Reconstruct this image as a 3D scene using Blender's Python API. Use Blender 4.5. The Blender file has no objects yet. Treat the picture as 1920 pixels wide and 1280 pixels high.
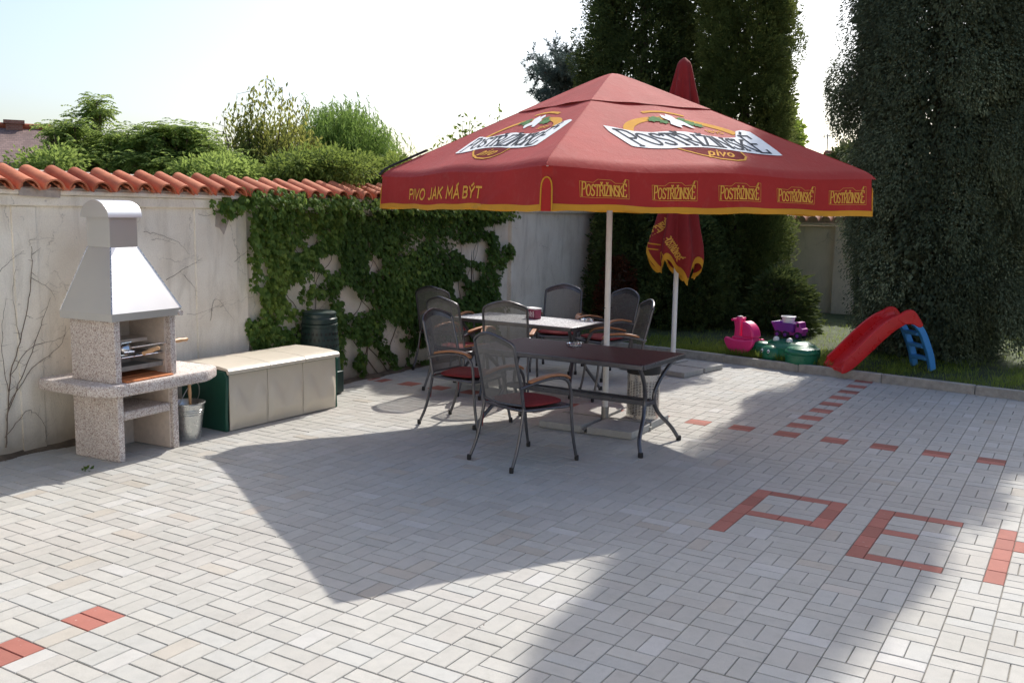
import bpy, bmesh, math, random
import numpy as np
from mathutils import Vector, Matrix

random.seed(7)
rng = np.random.default_rng(11)
R_ = math.radians
scene = bpy.context.scene
COL = scene.collection

# ------------------------------------------------------------------ camera
CAM = np.array([2.16447, -8.18029, 1.8779])
YAW, PIT, ROL = R_(-31.2117), R_(-7.7374), R_(0.9174)
FPX = 1794.22
_F = np.array([math.sin(YAW)*math.cos(PIT), math.cos(YAW)*math.cos(PIT), math.sin(PIT)])
_R0 = np.array([math.cos(YAW), -math.sin(YAW), 0.0])
_U0 = np.cross(_R0, _F)
_R = _R0*math.cos(ROL) + _U0*math.sin(ROL)
_U = -_R0*math.sin(ROL) + _U0*math.cos(ROL)

def ray(px, py):
    return _F + _R*(px-960)/FPX - _U*(py-640)/FPX

def gz(px, py, z=0.0):
    d = ray(px, py); return CAM + d*((z-CAM[2])/d[2])

def wallpt(px, py, x0=-4.72, slope=-0.017, off=0.0):
    """point of the left wall's face (x = x0 + slope*y + off) seen at a photo pixel"""
    d = ray(px, py)
    t = (x0 + off + slope*CAM[1] - CAM[0])/(d[0]-slope*d[1])
    return CAM + d*t

def at_dist(px, py, dist):
    d = ray(px, py); h = math.hypot(d[0], d[1]); return CAM + d*(dist/h)

cam_d = bpy.data.cameras.new('camera'); cam = bpy.data.objects.new('camera', cam_d); COL.objects.link(cam)
cam_d.sensor_width = 36; cam_d.lens = FPX/1920*36; cam_d.clip_end = 2000; cam_d.clip_start = .05
M = Matrix(((_R[0], _U[0], -_F[0], CAM[0]), (_R[1], _U[1], -_F[1], CAM[1]), (_R[2], _U[2], -_F[2], CAM[2]), (0, 0, 0, 1)))
cam.matrix_world = M
scene.camera = cam

# ------------------------------------------------------------------ light
SUN_EL = R_(43.7); SUN_AZ = math.atan2(-0.075, 1.0)      # azimuth measured from +Y towards +X
w = bpy.data.worlds.new('World'); scene.world = w; w.use_nodes = True
nt = w.node_tree; bg = nt.nodes['Background']
sky = nt.nodes.new('ShaderNodeTexSky'); sky.sky_type = 'NISHITA'; sky.sun_disc = False
sky.sun_elevation = SUN_EL; sky.sun_rotation = SUN_AZ
sky.air_density = 1.0; sky.dust_density = 2.9; sky.ozone_density = 2.0
bg.inputs[1].default_value = 0.097
nt.links.new(sky.outputs[0], bg.inputs[0])
sun_d = bpy.data.lights.new('sun', 'SUN'); sun_d.energy = 2.4; sun_d.angle = R_(0.53); sun_d.color = (1, .955, .88)
sun = bpy.data.objects.new('sun', sun_d); COL.objects.link(sun)
sd = Vector((math.sin(SUN_AZ)*math.cos(SUN_EL), math.cos(SUN_AZ)*math.cos(SUN_EL), math.sin(SUN_EL)))
sun.rotation_euler = (-sd).to_track_quat('-Z', 'Y').to_euler()
vs = scene.view_settings; vs.view_transform = 'Standard'; vs.look = 'None'; vs.gamma = 1; vs.use_curve_mapping = False
vs.exposure = 1.08
scene.cycles.max_bounces = 8; scene.cycles.transparent_max_bounces = 12

# ------------------------------------------------------------------ object helpers
def tag(o, label=None, cat=None, group=None, kind=None):
    if label: o['label'] = label
    if cat: o['category'] = cat
    if group: o['group'] = group
    if kind: o['kind'] = kind
    return o

def empty(name, loc=(0, 0, 0), rz=0.0, label=None, cat=None, group=None):
    o = bpy.data.objects.new(name, None); COL.objects.link(o)
    o.empty_display_size = .1
    o.location = loc; o.rotation_euler = (0, 0, rz)
    return tag(o, label, cat, group)

def dup(o, parent=None):
    c = o.copy(); COL.objects.link(c); c.parent = parent
    for ch in list(o.children):
        dup(ch, c)
    return c

def link(name, me, mat, parent=None, smooth=None, bevel=None):
    if mat is not None:
        for m in (mat if isinstance(mat, (list, tuple)) else [mat]): me.materials.append(m)
    if smooth is not None:
        me.polygons.foreach_set('use_smooth', [True]*len(me.polygons))
        if smooth < 179: me.set_sharp_from_angle(angle=R_(smooth))
    o = bpy.data.objects.new(name, me); COL.objects.link(o)
    o.parent = parent
    if bevel:
        b = o.modifiers.new('bevel', 'BEVEL'); b.width = bevel; b.segments = 2; b.limit_method = 'ANGLE'; b.angle_limit = R_(35)
        b.use_clamp_overlap = True
        me.polygons.foreach_set('use_smooth', [True]*len(me.polygons)); me.set_sharp_from_angle(angle=R_(50))
    return o

class MB:
    def __init__(s): s.v = []; s.f = []; s.m = []
    def add(s, vs, fs, mi=0):
        k = len(s.v); s.v += [tuple(map(float, q)) for q in vs]
        s.f += [tuple(i+k for i in f) for f in fs]; s.m += [mi]*len(fs); return s
    def box(s, lo, hi, mi=0, T=None):
        x0, y0, z0 = lo; x1, y1, z1 = hi
        vs = [(x0,y0,z0),(x1,y0,z0),(x1,y1,z0),(x0,y1,z0),(x0,y0,z1),(x1,y0,z1),(x1,y1,z1),(x0,y1,z1)]
        if T is not None: vs = [tuple(T @ Vector(q)) for q in vs]
        return s.add(vs, [(0,3,2,1),(4,5,6,7),(0,1,5,4),(1,2,6,5),(2,3,7,6),(3,0,4,7)], mi)
    def tube(s, pts, r, n=8, cap=True, mi=0, flat=1.0):
        P = [np.array(p, float) for p in pts]; m = len(P)
        rr = r if hasattr(r, '__len__') else [r]*m
        T = []
        for i in range(m):
            d = P[min(i+1, m-1)] - P[max(i-1, 0)]; T.append(d/(np.linalg.norm(d)+1e-12))
        a = np.array([0, 0, 1.0]) if abs(T[0][2]) < .9 else np.array([1.0, 0, 0])
        nrm = np.cross(T[0], a); nrm /= np.linalg.norm(nrm)
        vs = []
        for i in range(m):
            nrm = nrm - T[i]*(nrm @ T[i]); nrm /= np.linalg.norm(nrm)+1e-12
            b = np.cross(T[i], nrm)
            for k in range(n):
                an = 2*math.pi*k/n
                vs.append(P[i] + rr[i]*(math.cos(an)*nrm + flat*math.sin(an)*b))
        fs = [(i*n+k, i*n+(k+1) % n, (i+1)*n+(k+1) % n, (i+1)*n+k) for i in range(m-1) for k in range(n)]
        if cap: fs += [tuple(range(n-1, -1, -1)), tuple((m-1)*n+k for k in range(n))]
        return s.add(vs, fs, mi)
    def lathe(s, prof, n=32, c=(0, 0, 0), mi=0, cap0=False, cap1=False, sx=1, sy=1):
        vs = []; m = len(prof)
        for r, z in prof:
            for k in range(n):
                a = 2*math.pi*k/n; vs.append((c[0]+sx*r*math.cos(a), c[1]+sy*r*math.sin(a), c[2]+z))
        fs = [(i*n+k, i*n+(k+1) % n, (i+1)*n+(k+1) % n, (i+1)*n+k) for i in range(m-1) for k in range(n)]
        if cap0: fs.append(tuple(range(n-1, -1, -1)))
        if cap1: fs.append(tuple((m-1)*n+k for k in range(n)))
        return s.add(vs, fs, mi)
    def prism(s, poly, z0, z1, mi=0):
        n = len(poly)
        vs = [(x, y, z0) for x, y in poly] + [(x, y, z1) for x, y in poly]
        fs = [tuple(range(n-1, -1, -1)), tuple(range(n, 2*n))] + [(i, (i+1) % n, n+(i+1) % n, n+i) for i in range(n)]
        return s.add(vs, fs, mi)
    def grid(s, fn, nu, nv, mi=0, flip=False):
        vs = [fn(i/nu, j/nv) for i in range(nu+1) for j in range(nv+1)]
        q = lambda i, j: i*(nv+1)+j
        fs = [(q(i,j), q(i+1,j), q(i+1,j+1), q(i,j+1)) for i in range(nu) for j in range(nv)]
        if flip: fs = [f[::-1] for f in fs]
        return s.add(vs, fs, mi)
    def mesh(s, name):
        me = bpy.data.meshes.new(name); me.from_pydata(s.v, [], s.f); me.update()
        if any(s.m): me.polygons.foreach_set('material_index', s.m)
        return me
    def build(s, name, mat, parent=None, smooth=None, bevel=None):
        return link(name, s.mesh(name), mat, parent, smooth, bevel)

def spline(pts, k=6):
    P = [np.array(p, float) for p in pts]; P = [2*P[0]-P[1]] + P + [2*P[-1]-P[-2]]
    out = []
    for i in range(1, len(P)-2):
        for j in range(k):
            t = j/k; a, b, c, d = P[i-1], P[i], P[i+1], P[i+2]
            out.append(.5*((2*b) + (c-a)*t + (2*a-5*b+4*c-d)*t*t + (3*b-a-3*c+d)*t**3))
    out.append(P[-2]); return out

# ------------------------------------------------------------------ materials
def mat_new(name):
    m = bpy.data.materials.new(name); m.use_nodes = True
    nt = m.node_tree; return m, nt, nt.nodes['Principled BSDF']

def N(nt, t, **kw):
    n = nt.nodes.new(t)
    for k, v in kw.items():
        if k.startswith('i_'): n.inputs[int(k[2:])].default_value = v
        else: setattr(n, k, v)
    return n

def ramp(nt, fac, stops, interp='LINEAR'):
    r = nt.nodes.new('ShaderNodeValToRGB'); r.color_ramp.interpolation = interp
    while len(r.color_ramp.elements) < len(stops): r.color_ramp.elements.new(.5)
    for e, (p, c) in zip(r.color_ramp.elements, stops):
        e.position = p; e.color = (*c, 1) if len(c) == 3 else c
    if fac is not None: nt.links.new(fac, r.inputs[0])
    return r

def noise(nt, scale, detail=4, rough=.55, coord=None, dist=0.0):
    n = nt.nodes.new('ShaderNodeTexNoise'); n.inputs['Scale'].default_value = scale
    n.inputs['Detail'].default_value = detail; n.inputs['Roughness'].default_value = rough
    n.inputs['Distortion'].default_value = dist
    if coord is not None: nt.links.new(coord, n.inputs['Vector'])
    return n

def mixc(nt, fac, a, b, mode='MIX'):
    n = nt.nodes.new('ShaderNodeMix'); n.data_type = 'RGBA'; n.blend_type = mode
    for sock, val in ((n.inputs[0], fac), (n.inputs[6], a), (n.inputs[7], b)):
        if hasattr(val, 'is_linked') or hasattr(val, 'links'): nt.links.new(val, sock)
        elif isinstance(val, (int, float)): sock.default_value = val
        else: sock.default_value = (*val, 1) if len(val) == 3 else val
    return n.outputs[2]

def bump(nt, h, strength, dist, b):
    n = nt.nodes.new('ShaderNodeBump'); n.inputs['Strength'].default_value = strength; n.inputs['Distance'].default_value = dist
    nt.links.new(h, n.inputs['Height']); nt.links.new(n.outputs[0], b.inputs['Normal'])

def simple(name, col, rough=.5, metal=0.0, var=.12, scale=18, bmp=0.0, bscale=60, spec=.5, obj=True, coat=0.0, rvar=.08):
    m, nt, b = mat_new(name)
    tc = nt.nodes.new('ShaderNodeTexCoord'); co = tc.outputs['Object' if obj else 'Generated']
    n = noise(nt, scale, 5, .6, co)
    lo = tuple(c*(1-var) for c in col); hi = tuple(min(1, c*(1+var)) for c in col)
    r = ramp(nt, n.outputs[0], [(.3, lo), (.7, hi)])
    nt.links.new(r.outputs[0], b.inputs['Base Color'])
    n3 = noise(nt, scale*2.3, 3, .6, co)
    rr = ramp(nt, n3.outputs[0], [(.3, (max(0, rough-rvar),)*3), (.7, (min(1, rough+rvar),)*3)])
    nt.links.new(rr.outputs[0], b.inputs['Roughness'])
    b.inputs['Metallic'].default_value = metal
    b.inputs['Specular IOR Level'].default_value = spec
    b.inputs['Coat Weight'].default_value = coat
    if bmp:
        n2 = noise(nt, bscale, 4, .6, co); bump(nt, n2.outputs[0], bmp, .01, b)
    return m

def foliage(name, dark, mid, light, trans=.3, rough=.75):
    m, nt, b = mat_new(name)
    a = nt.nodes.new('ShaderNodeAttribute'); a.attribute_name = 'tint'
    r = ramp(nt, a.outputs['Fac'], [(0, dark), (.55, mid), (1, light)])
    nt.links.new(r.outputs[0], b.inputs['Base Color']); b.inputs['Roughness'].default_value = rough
    b.inputs['Specular IOR Level'].default_value = .18
    t = nt.nodes.new('ShaderNodeBsdfTranslucent')
    br = mixc(nt, .5, r.outputs[0], tuple(min(1, c*1.6) for c in light))
    nt.links.new(br, t.inputs[0])
    mx = nt.nodes.new('ShaderNodeMixShader'); mx.inputs[0].default_value = trans
    nt.links.new(b.outputs[0], mx.inputs[1]); nt.links.new(t.outputs[0], mx.inputs[2])
    nt.links.new(mx.outputs[0], nt.nodes['Material Output'].inputs[0])
    return m

def m_paver():
    m, nt, b = mat_new('concrete_paver')
    a = nt.nodes.new('ShaderNodeAttribute'); a.attribute_name = 'tone'
    tc = nt.nodes.new('ShaderNodeTexCoord'); co = tc.outputs['Object']
    fine = noise(nt, 260, 3, .7, co); mid = noise(nt, 14, 5, .65, co); big = noise(nt, 1.3, 4, .6, co)
    c = mixc(nt, 1.0, a.outputs['Color'], ramp(nt, fine.outputs[0], [(.3, (.86,)*3), (.7, (1.1,)*3)]).outputs[0], 'MULTIPLY')
    c = mixc(nt, 1.0, c, ramp(nt, mid.outputs[0], [(.25, (.90, .90, .89)), (.5, (1, 1, 1)), (.78, (1.07, 1.06, 1.04))]).outputs[0], 'MULTIPLY')
    c = mixc(nt, 1.0, c, ramp(nt, big.outputs[0], [(.3, (.95, .945, .93)), (.65, (1.03, 1.03, 1.03))]).outputs[0], 'MULTIPLY')
    # a few pale lime blooms and dark specks that have shapes of their own
    sp = noise(nt, 38, 2, .5, co)
    c = mixc(nt, ramp(nt, sp.outputs[0], [(.72, (0, 0, 0)), (.80, (.55,)*3)]).outputs[0], c, (.62, .60, .56))
    nt.links.new(c, b.inputs['Base Color']); b.inputs['Roughness'].default_value = .82
    b.inputs['Specular IOR Level'].default_value = .35
    bump(nt, fine.outputs[0], .10, .003, b)
    return m

def m_plaster(name, base, stain, damp=True):
    m, nt, b = mat_new(name)
    tc = nt.nodes.new('ShaderNodeTexCoord'); co = tc.outputs['Object']
    mp = nt.nodes.new('ShaderNodeMapping'); mp.inputs['Scale'].default_value = (1, 1, .22); nt.links.new(co, mp.inputs[0])
    streak = noise(nt, 5.5, 6, .65, mp.outputs[0], .6); blot = noise(nt, 2.1, 6, .6, co, .4); fine = noise(nt, 90, 4, .65, co)
    c = mixc(nt, ramp(nt, blot.outputs[0], [(.38, (0, 0, 0)), (.72, (.75,)*3)]).outputs[0], base, stain)
    c = mixc(nt, ramp(nt, streak.outputs[0], [(.5, (0, 0, 0)), (.75, (.6,)*3)]).outputs[0], c, tuple(x*.72 for x in stain))
    c = mixc(nt, 1.0, c, ramp(nt, fine.outputs[0], [(.3, (.9,)*3), (.7, (1.06,)*3)]).outputs[0], 'MULTIPLY')
    # small chips and hair cracks
    v = nt.nodes.new('ShaderNodeTexVoronoi'); v.feature = 'DISTANCE_TO_EDGE'; v.inputs['Scale'].default_value = 1.6
    dn = noise(nt, 6, 5, .6, co); md = nt.nodes.new('ShaderNodeMix'); md.data_type = 'VECTOR'; md.inputs[0].default_value = .18
    nt.links.new(co, md.inputs[4]); nt.links.new(dn.outputs['Color'], md.inputs[5]); nt.links.new(md.outputs[1], v.inputs['Vector'])
    crack = ramp(nt, v.outputs['Distance'], [(0, (1, 1, 1)), (.006, (0, 0, 0))])
    gate = ramp(nt, blot.outputs[0], [(.45, (0, 0, 0)), (.6, (.6,)*3)])
    cf = mixc(nt, 1.0, crack.outputs[0], gate.outputs[0], 'MULTIPLY')
    c = mixc(nt, cf, c, (.2, .17, .14))
    sp = noise(nt, 17, 3, .5, co)
    c = mixc(nt, ramp(nt, sp.outputs[0], [(.70, (0, 0, 0)), (.75, (.5,)*3)]).outputs[0], c, (.40, .37, .33))
    if damp:
        sx = nt.nodes.new('ShaderNodeSeparateXYZ'); nt.links.new(co, sx.inputs[0])
        ad = nt.nodes.new('ShaderNodeMath'); ad.operation = 'MULTIPLY_ADD'; ad.inputs[1].default_value = .55
        nt.links.new(blot.outputs[0], ad.inputs[0]); nt.links.new(sx.outputs[2], ad.inputs[2])
        r = ramp(nt, ad.outputs[0], [(.30, (.85,)*3), (.40, (.55,)*3), (.62, (0, 0, 0))])
        c = mixc(nt, r.outputs[0], c, (.33, .28, .22))
    nt.links.new(c, b.inputs['Base Color']); b.inputs['Roughness'].default_value = .9; b.inputs['Specular IOR Level'].default_value = .2
    bb = nt.nodes.new('ShaderNodeMath'); bb.operation = 'ADD'; nt.links.new(blot.outputs[0], bb.inputs[0]); nt.links.new(fine.outputs[0], bb.inputs[1])
    bump(nt, bb.outputs[0], .35, .012, b)
    return m

def m_terrazzo():
    m, nt, b = mat_new('washed_pebble_concrete')
    tc = nt.nodes.new('ShaderNodeTexCoord'); co = tc.outputs['Object']
    v = nt.nodes.new('ShaderNodeTexVoronoi'); v.inputs['Scale'].default_value = 135; nt.links.new(co, v.inputs['Vector'])
    sx = nt.nodes.new('ShaderNodeSeparateColor'); nt.links.new(v.outputs['Color'], sx.inputs[0])
    r = ramp(nt, sx.outputs[0], [(0, (.34, .25, .22)), (.2, (.52, .42, .38)), (.5, (.70, .63, .58)), (.78, (.79, .75, .71)), (1, (.64, .55, .49))], 'LINEAR')
    e = ramp(nt, v.outputs['Distance'], [(.35, (1, 1, 1)), (.75, (.8,)*3)])
    c = mixc(nt, 1.0, r.outputs[0], e.outputs[0], 'MULTIPLY')
    n = noise(nt, 5, 4, .6, co)
    c = mixc(nt, 1.0, c, ramp(nt, n.outputs[0], [(.3, (.9,)*3), (.7, (1.07,)*3)]).outputs[0], 'MULTIPLY')
    nt.links.new(c, b.inputs['Base Color']); b.inputs['Roughness'].default_value = .75
    inv = nt.nodes.new('ShaderNodeMath'); inv.operation = 'SUBTRACT'; inv.inputs[0].default_value = 1; nt.links.new(v.outputs['Distance'], inv.inputs[1])
    bump(nt, inv.outputs[0], .5, .004, b)
    return m

def m_tile(name, a1, a2, a3):
    m, nt, b = mat_new(name)
    a = nt.nodes.new('ShaderNodeAttribute'); a.attribute_name = 'tint'
    tc = nt.nodes.new('ShaderNodeTexCoord'); co = tc.outputs['Object']
    r = ramp(nt, a.outputs['Fac'], [(0, a1), (.5, a2), (1, a3)])
    n = noise(nt, 9, 6, .65, co); n2 = noise(nt, 60, 3, .6, co)
    c = mixc(nt, 1.0, r.outputs[0], ramp(nt, n.outputs[0], [(.3, (.72, .70, .68)), (.6, (1.05,)*3)]).outputs[0], 'MULTIPLY')
    c = mixc(nt, ramp(nt, n2.outputs[0], [(.66, (0, 0, 0)), (.75, (.5,)*3)]).outputs[0], c, (.42, .35, .27))
    nt.links.new(c, b.inputs['Base Color']); b.inputs['Roughness'].default_value = .72; b.inputs['Specular IOR Level'].default_value = .3
    bump(nt, n2.outputs[0], .3, .003, b)
    return m

def m_cloth(name, col, trans=.22):
    m, nt, b = mat_new(name)
    tc = nt.nodes.new('ShaderNodeTexCoord'); co = tc.outputs['Object']
    n = noise(nt, 2.4, 5, .6, co); n2 = noise(nt, 320, 2, .5, co); n3 = noise(nt, 11, 5, .65, co, .5)
    c = mixc(nt, 1.0, col, ramp(nt, n.outputs[0], [(.3, (.9, .88, .88)), (.7, (1.1, 1.08, 1.08))]).outputs[0], 'MULTIPLY')
    c = mixc(nt, ramp(nt, n3.outputs[0], [(.55, (0, 0, 0)), (.8, (.10,)*3)]).outputs[0], c, (.45, .28, .24))
    nt.links.new(c, b.inputs['Base Color']); b.inputs['Roughness'].default_value = .75; b.inputs['Specular IOR Level'].default_value = .25
    b.inputs['Sheen Weight'].default_value = .05; b.inputs['Sheen Roughness'].default_value = .4
    bb = nt.nodes.new('ShaderNodeMath'); bb.operation = 'MULTIPLY_ADD'; bb.inputs[1].default_value = 6.0
    nt.links.new(n3.outputs[0], bb.inputs[0]); nt.links.new(n2.outputs[0], bb.inputs[2])
    bump(nt, bb.outputs[0], .12, .010, b)
    t = nt.nodes.new('ShaderNodeBsdfTranslucent'); nt.links.new(c, t.inputs[0])
    mx = nt.nodes.new('ShaderNodeMixShader'); mx.inputs[0].default_value = trans
    nt.links.new(b.outputs[0], mx.inputs[1]); nt.links.new(t.outputs[0], mx.inputs[2]); nt.links.new(mx.outputs[0], nt.nodes['Material Output'].inputs[0])
    return m

def m_wood(name, a, b_):
    m, nt, b = mat_new(name)
    tc = nt.nodes.new('ShaderNodeTexCoord'); mp = nt.nodes.new('ShaderNodeMapping'); mp.inputs['Scale'].default_value = (30, 3, 30)
    nt.links.new(tc.outputs['Object'], mp.inputs[0]); n = noise(nt, 2.5, 6, .65, mp.outputs[0], .8)
    r = ramp(nt, n.outputs[0], [(.3, a), (.7, b_)]); nt.links.new(r.outputs[0], b.inputs['Base Color']); b.inputs['Roughness'].default_value = .4
    bump(nt, n.outputs[0], .15, .003, b)
    return m

def m_brick(name, c1, c2, mortar, sc=1.0):
    m, nt, b = mat_new(name)
    tc = nt.nodes.new('ShaderNodeTexCoord')
    br = nt.nodes.new('ShaderNodeTexBrick'); br.inputs['Color1'].default_value = (*c1, 1); br.inputs['Color2'].default_value = (*c2, 1)
    br.inputs['Mortar'].default_value = (*mortar, 1); br.inputs['Scale'].default_value = sc; br.inputs['Mortar Size'].default_value = .02
    mp = nt.nodes.new('ShaderNodeMapping'); mp.inputs['Rotation'].default_value = (R_(90), 0, 0)
    nt.links.new(tc.outputs['Object'], mp.inputs[0]); nt.links.new(mp.outputs[0], br.inputs['Vector'])
    n = noise(nt, 1.5, 5, .65, tc.outputs['Object'])
    c = mixc(nt, 1.0, br.outputs[0], ramp(nt, n.outputs[0], [(.3, (.75,)*3), (.7, (1.15,)*3)]).outputs[0], 'MULTIPLY')
    nt.links.new(c, b.inputs['Base Color']); b.inputs['Roughness'].default_value = .85
    return m

MT = {}
MT['paver'] = m_paver()
MT['joint'] = simple('joint_sand', (.27, .255, .225), .95, scale=40, var=.3)
MT['soil'] = simple('garden_soil', (.11, .085, .06), .95, scale=9, var=.4, bmp=.6, bscale=30)
MT['lawn'] = simple('lawn_turf', (.055, .075, .025), .95, scale=6, var=.5, bmp=.6, bscale=40)
MT['kerb'] = simple('kerb_concrete', (.36, .34, .30), .9, scale=14, var=.2, bmp=.4)
MT['slab'] = simple('slab_concrete', (.38, .37, .345), .9, scale=22, var=.12, bmp=.4, bscale=120)
MT['plaster'] = m_plaster('wall_plaster', (.90, .845, .735), (.73, .65, .53))
MT['plaster_far'] = m_plaster('far_wall_plaster', (.80, .69, .56), (.64, .55, .45))
MT['cement'] = simple('cement_patch', (.42, .37, .33), .95, scale=20, var=.2, bmp=.5)
MT['tile'] = m_tile('clay_tile', (.37, .10, .045), (.50, .155, .075), (.58, .21, .11))
MT['tile_pale'] = m_tile('pale_clay_tile', (.46, .24, .16), (.56, .33, .24), (.64, .42, .32))
MT['mortar'] = simple('mortar', (.50, .44, .37), .95, scale=30, var=.2, bmp=.5)
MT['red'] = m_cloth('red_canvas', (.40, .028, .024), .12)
MT['red_shade'] = m_cloth('shaded_red_canvas', (.27, .022, .022), .06)  # same red cloth, darkened because the folded parasol stands in shade
MT['hem'] = m_cloth('yellow_canvas', (.72, .36, .035), .25)
MT['redpatch'] = m_cloth('lit_red_canvas', (.52, .035, .03), .25)  # brighter copy of the red cloth, painted as sunlit cloth seen through the slits
MT['print_white'] = simple('white_print', (.88, .88, .86), .9, spec=.08, var=.04)
MT['print_black'] = simple('black_print', (.060, .065, .075), .9, spec=.08, var=.1)
MT['print_gold'] = simple('gold_print', (.70, .36, .07), .9, spec=.08, var=.06)
MT['print_maroon'] = simple('maroon_print', (.17, .018, .018), .9, spec=.08, var=.06)
MT['print_green'] = simple('green_print', (.12, .24, .10), .9, spec=.08, var=.15)
MT['white_metal'] = simple('white_painted_pole', (.84, .83, .80), .4, var=.05, scale=9)
MT['galv'] = simple('galvanised_bar', (.35, .35, .34), .45, metal=.8, var=.15)
MT['chair_metal'] = simple('anthracite_metal', (.13, .13, .14), .34, metal=.75, var=.15)
MT['mesh'] = simple('expanded_metal', (.24, .24, .235), .5, metal=.3, var=.1)
MT['rubber'] = simple('black_rubber', (.02, .02, .02), .7)
MT['armwood'] = m_wood('oiled_teak', (.33, .14, .06), (.47, .22, .10))
MT['cushion'] = simple('red_cushion_cloth', (.23, .022, .022), .85, var=.15, scale=30, bmp=.3, bscale=300)
MT['brown_top'] = simple('brown_laminate', (.075, .036, .036), .55, var=.12, scale=50)
MT['pale_top'] = simple('pale_glass_top', (.74, .75, .76), .28, var=.05, scale=20)
MT['steel'] = simple('brushed_steel', (.72, .72, .72), .26, metal=1.0, var=.05, scale=25)
MT['steel_bright'] = simple('polished_sheet_steel', (.70, .70, .69), .40, metal=.95, var=.015, scale=3, rvar=.012)
MT['perf'] = simple('satin_steel', (.62, .60, .57), .3, metal=1.0, var=.08)
MT['black_plastic'] = simple('black_plastic', (.018, .018, .018), .45)
MT['terrazzo'] = m_terrazzo()
MT['firebrick'] = simple('pale_firebrick', (.66, .56, .48), .9, scale=30, var=.08, bmp=.2)
MT['terracotta'] = simple('terracotta_plate', (.58, .20, .07), .7, scale=25, var=.12)
MT['chrome'] = simple('chrome', (.75, .75, .76), .12, metal=1.0, var=.03)
MT['handle'] = m_wood('turned_wood', (.50, .28, .14), (.62, .38, .20))
MT['zinc'] = simple('zinc_bucket', (.58, .60, .60), .32, metal=.95, var=.12, scale=30)
MT['cream'] = simple('cream_plastic', (.62, .56, .46), .42, var=.03, scale=6)
MT['dkgreen'] = simple('dark_green_plastic', (.010, .075, .050), .42, var=.1, scale=8)
MT['compost'] = simple('compost_plastic', (.020, .042, .036), .4, var=.2, scale=12)
MT['tgreen'] = simple('green_toy_plastic', (.012, .15, .075), .33, var=.08, scale=8)
MT['pink'] = simple('pink_toy_plastic', (.80, .035, .20), .38, var=.05, scale=8)
MT['purple'] = simple('purple_toy_plastic', (.17, .03, .30), .38, var=.08, scale=8)
MT['magenta'] = simple('magenta_toy_plastic', (.42, .05, .30), .38, var=.08, scale=8)
MT['toy_white'] = simple('white_toy_plastic', (.82, .81, .78), .4, var=.04, scale=8)
MT['toy_black'] = simple('black_toy_plastic', (.02, .018, .025), .5)
MT['toy_orange'] = simple('orange_toy_plastic', (.75, .30, .12), .45)
MT['slide_red'] = simple('red_slide_plastic', (.62, .018, .020), .32, var=.08, scale=6)
MT['ladder_blue'] = simple('blue_ladder_plastic', (.055, .27, .62), .4, var=.06, scale=6)
MT['bark'] = simple('bark', (.10, .075, .055), .95, scale=14, var=.35, bmp=.8, bscale=25)
MT['stem'] = simple('vine_stem', (.16, .12, .09), .95, scale=40, var=.3)
MT['tin'] = simple('maroon_tin', (.20, .02, .06), .4, var=.2, scale=60)
m, nt_, b_ = mat_new('clear_glass'); b_.inputs['Base Color'].default_value = (.95, .97, .97, 1); b_.inputs['Transmission Weight'].default_value = .9
b_.inputs['Roughness'].default_value = .06; b_.inputs['IOR'].default_value = 1.48; MT['glass'] = m
MT['roof_dark'] = m_brick('old_roof_tiles', (.19, .12, .105), (.26, .17, .15), (.11, .08, .07), 5.0)
MT['chim'] = m_brick('chimney_brick', (.28, .11, .075), (.35, .15, .10), (.3, .25, .2), 6.0)
MT['render'] = simple('pale_render', (.55, .48, .40), .9, scale=3, var=.1)
MT['cream_render'] = simple('cream_render', (.74, .68, .56), .9, scale=2.5, var=.05)
MT['ivy'] = foliage('ivy_leaf', (.030, .070, .015), (.085, .165, .035), (.25, .34, .07), .3, .5)
MT['cyp_blue'] = foliage('blue_cypress_leaf', (.026, .042, .024), (.125, .155, .088), (.29, .33, .19), .14)
MT['cyp_dark'] = foliage('dark_cypress_leaf', (.024, .044, .014), (.075, .110, .034), (.17, .21, .065), .16)
MT['cyp_light'] = foliage('thuja_leaf', (.034, .060, .016), (.11, .150, .042), (.26, .30, .085), .22)
MT['sumac'] = foliage('sumac_leaf', (.055, .095, .025), (.155, .24, .055), (.31, .39, .10), .5)
MT['birch'] = foliage('yellowing_leaf', (.06, .095, .02), (.17, .22, .05), (.36, .35, .09), .4)
MT['willow'] = foliage('willow_leaf', (.05, .10, .02), (.13, .225, .05), (.27, .38, .09), .4)
MT['bush'] = foliage('bush_leaf', (.040, .075, .015), (.115, .175, .038), (.25, .31, .07), .4)
MT['pine'] = foliage('pine_needle', (.035, .060, .055), (.095, .135, .120), (.18, .23, .20), .15)
MT['fresh'] = foliage('fresh_green_leaf', (.035, .08, .012), (.12, .19, .03), (.26, .33, .06), .4)
MT['rust'] = foliage('rust_leaf', (.03, .012, .006), (.075, .026, .012), (.13, .05, .02), .15)
MT['grass'] = foliage('grass_blade', (.05, .085, .015), (.16, .24, .04), (.38, .44, .10), .4)
MT['weed'] = foliage('weed_leaf', (.04, .08, .02), (.10, .17, .04), (.2, .28, .08), .35)

# ------------------------------------------------------------------ leaves
def unit(a): return a/(np.linalg.norm(a, axis=-1, keepdims=True)+1e-9)

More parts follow.
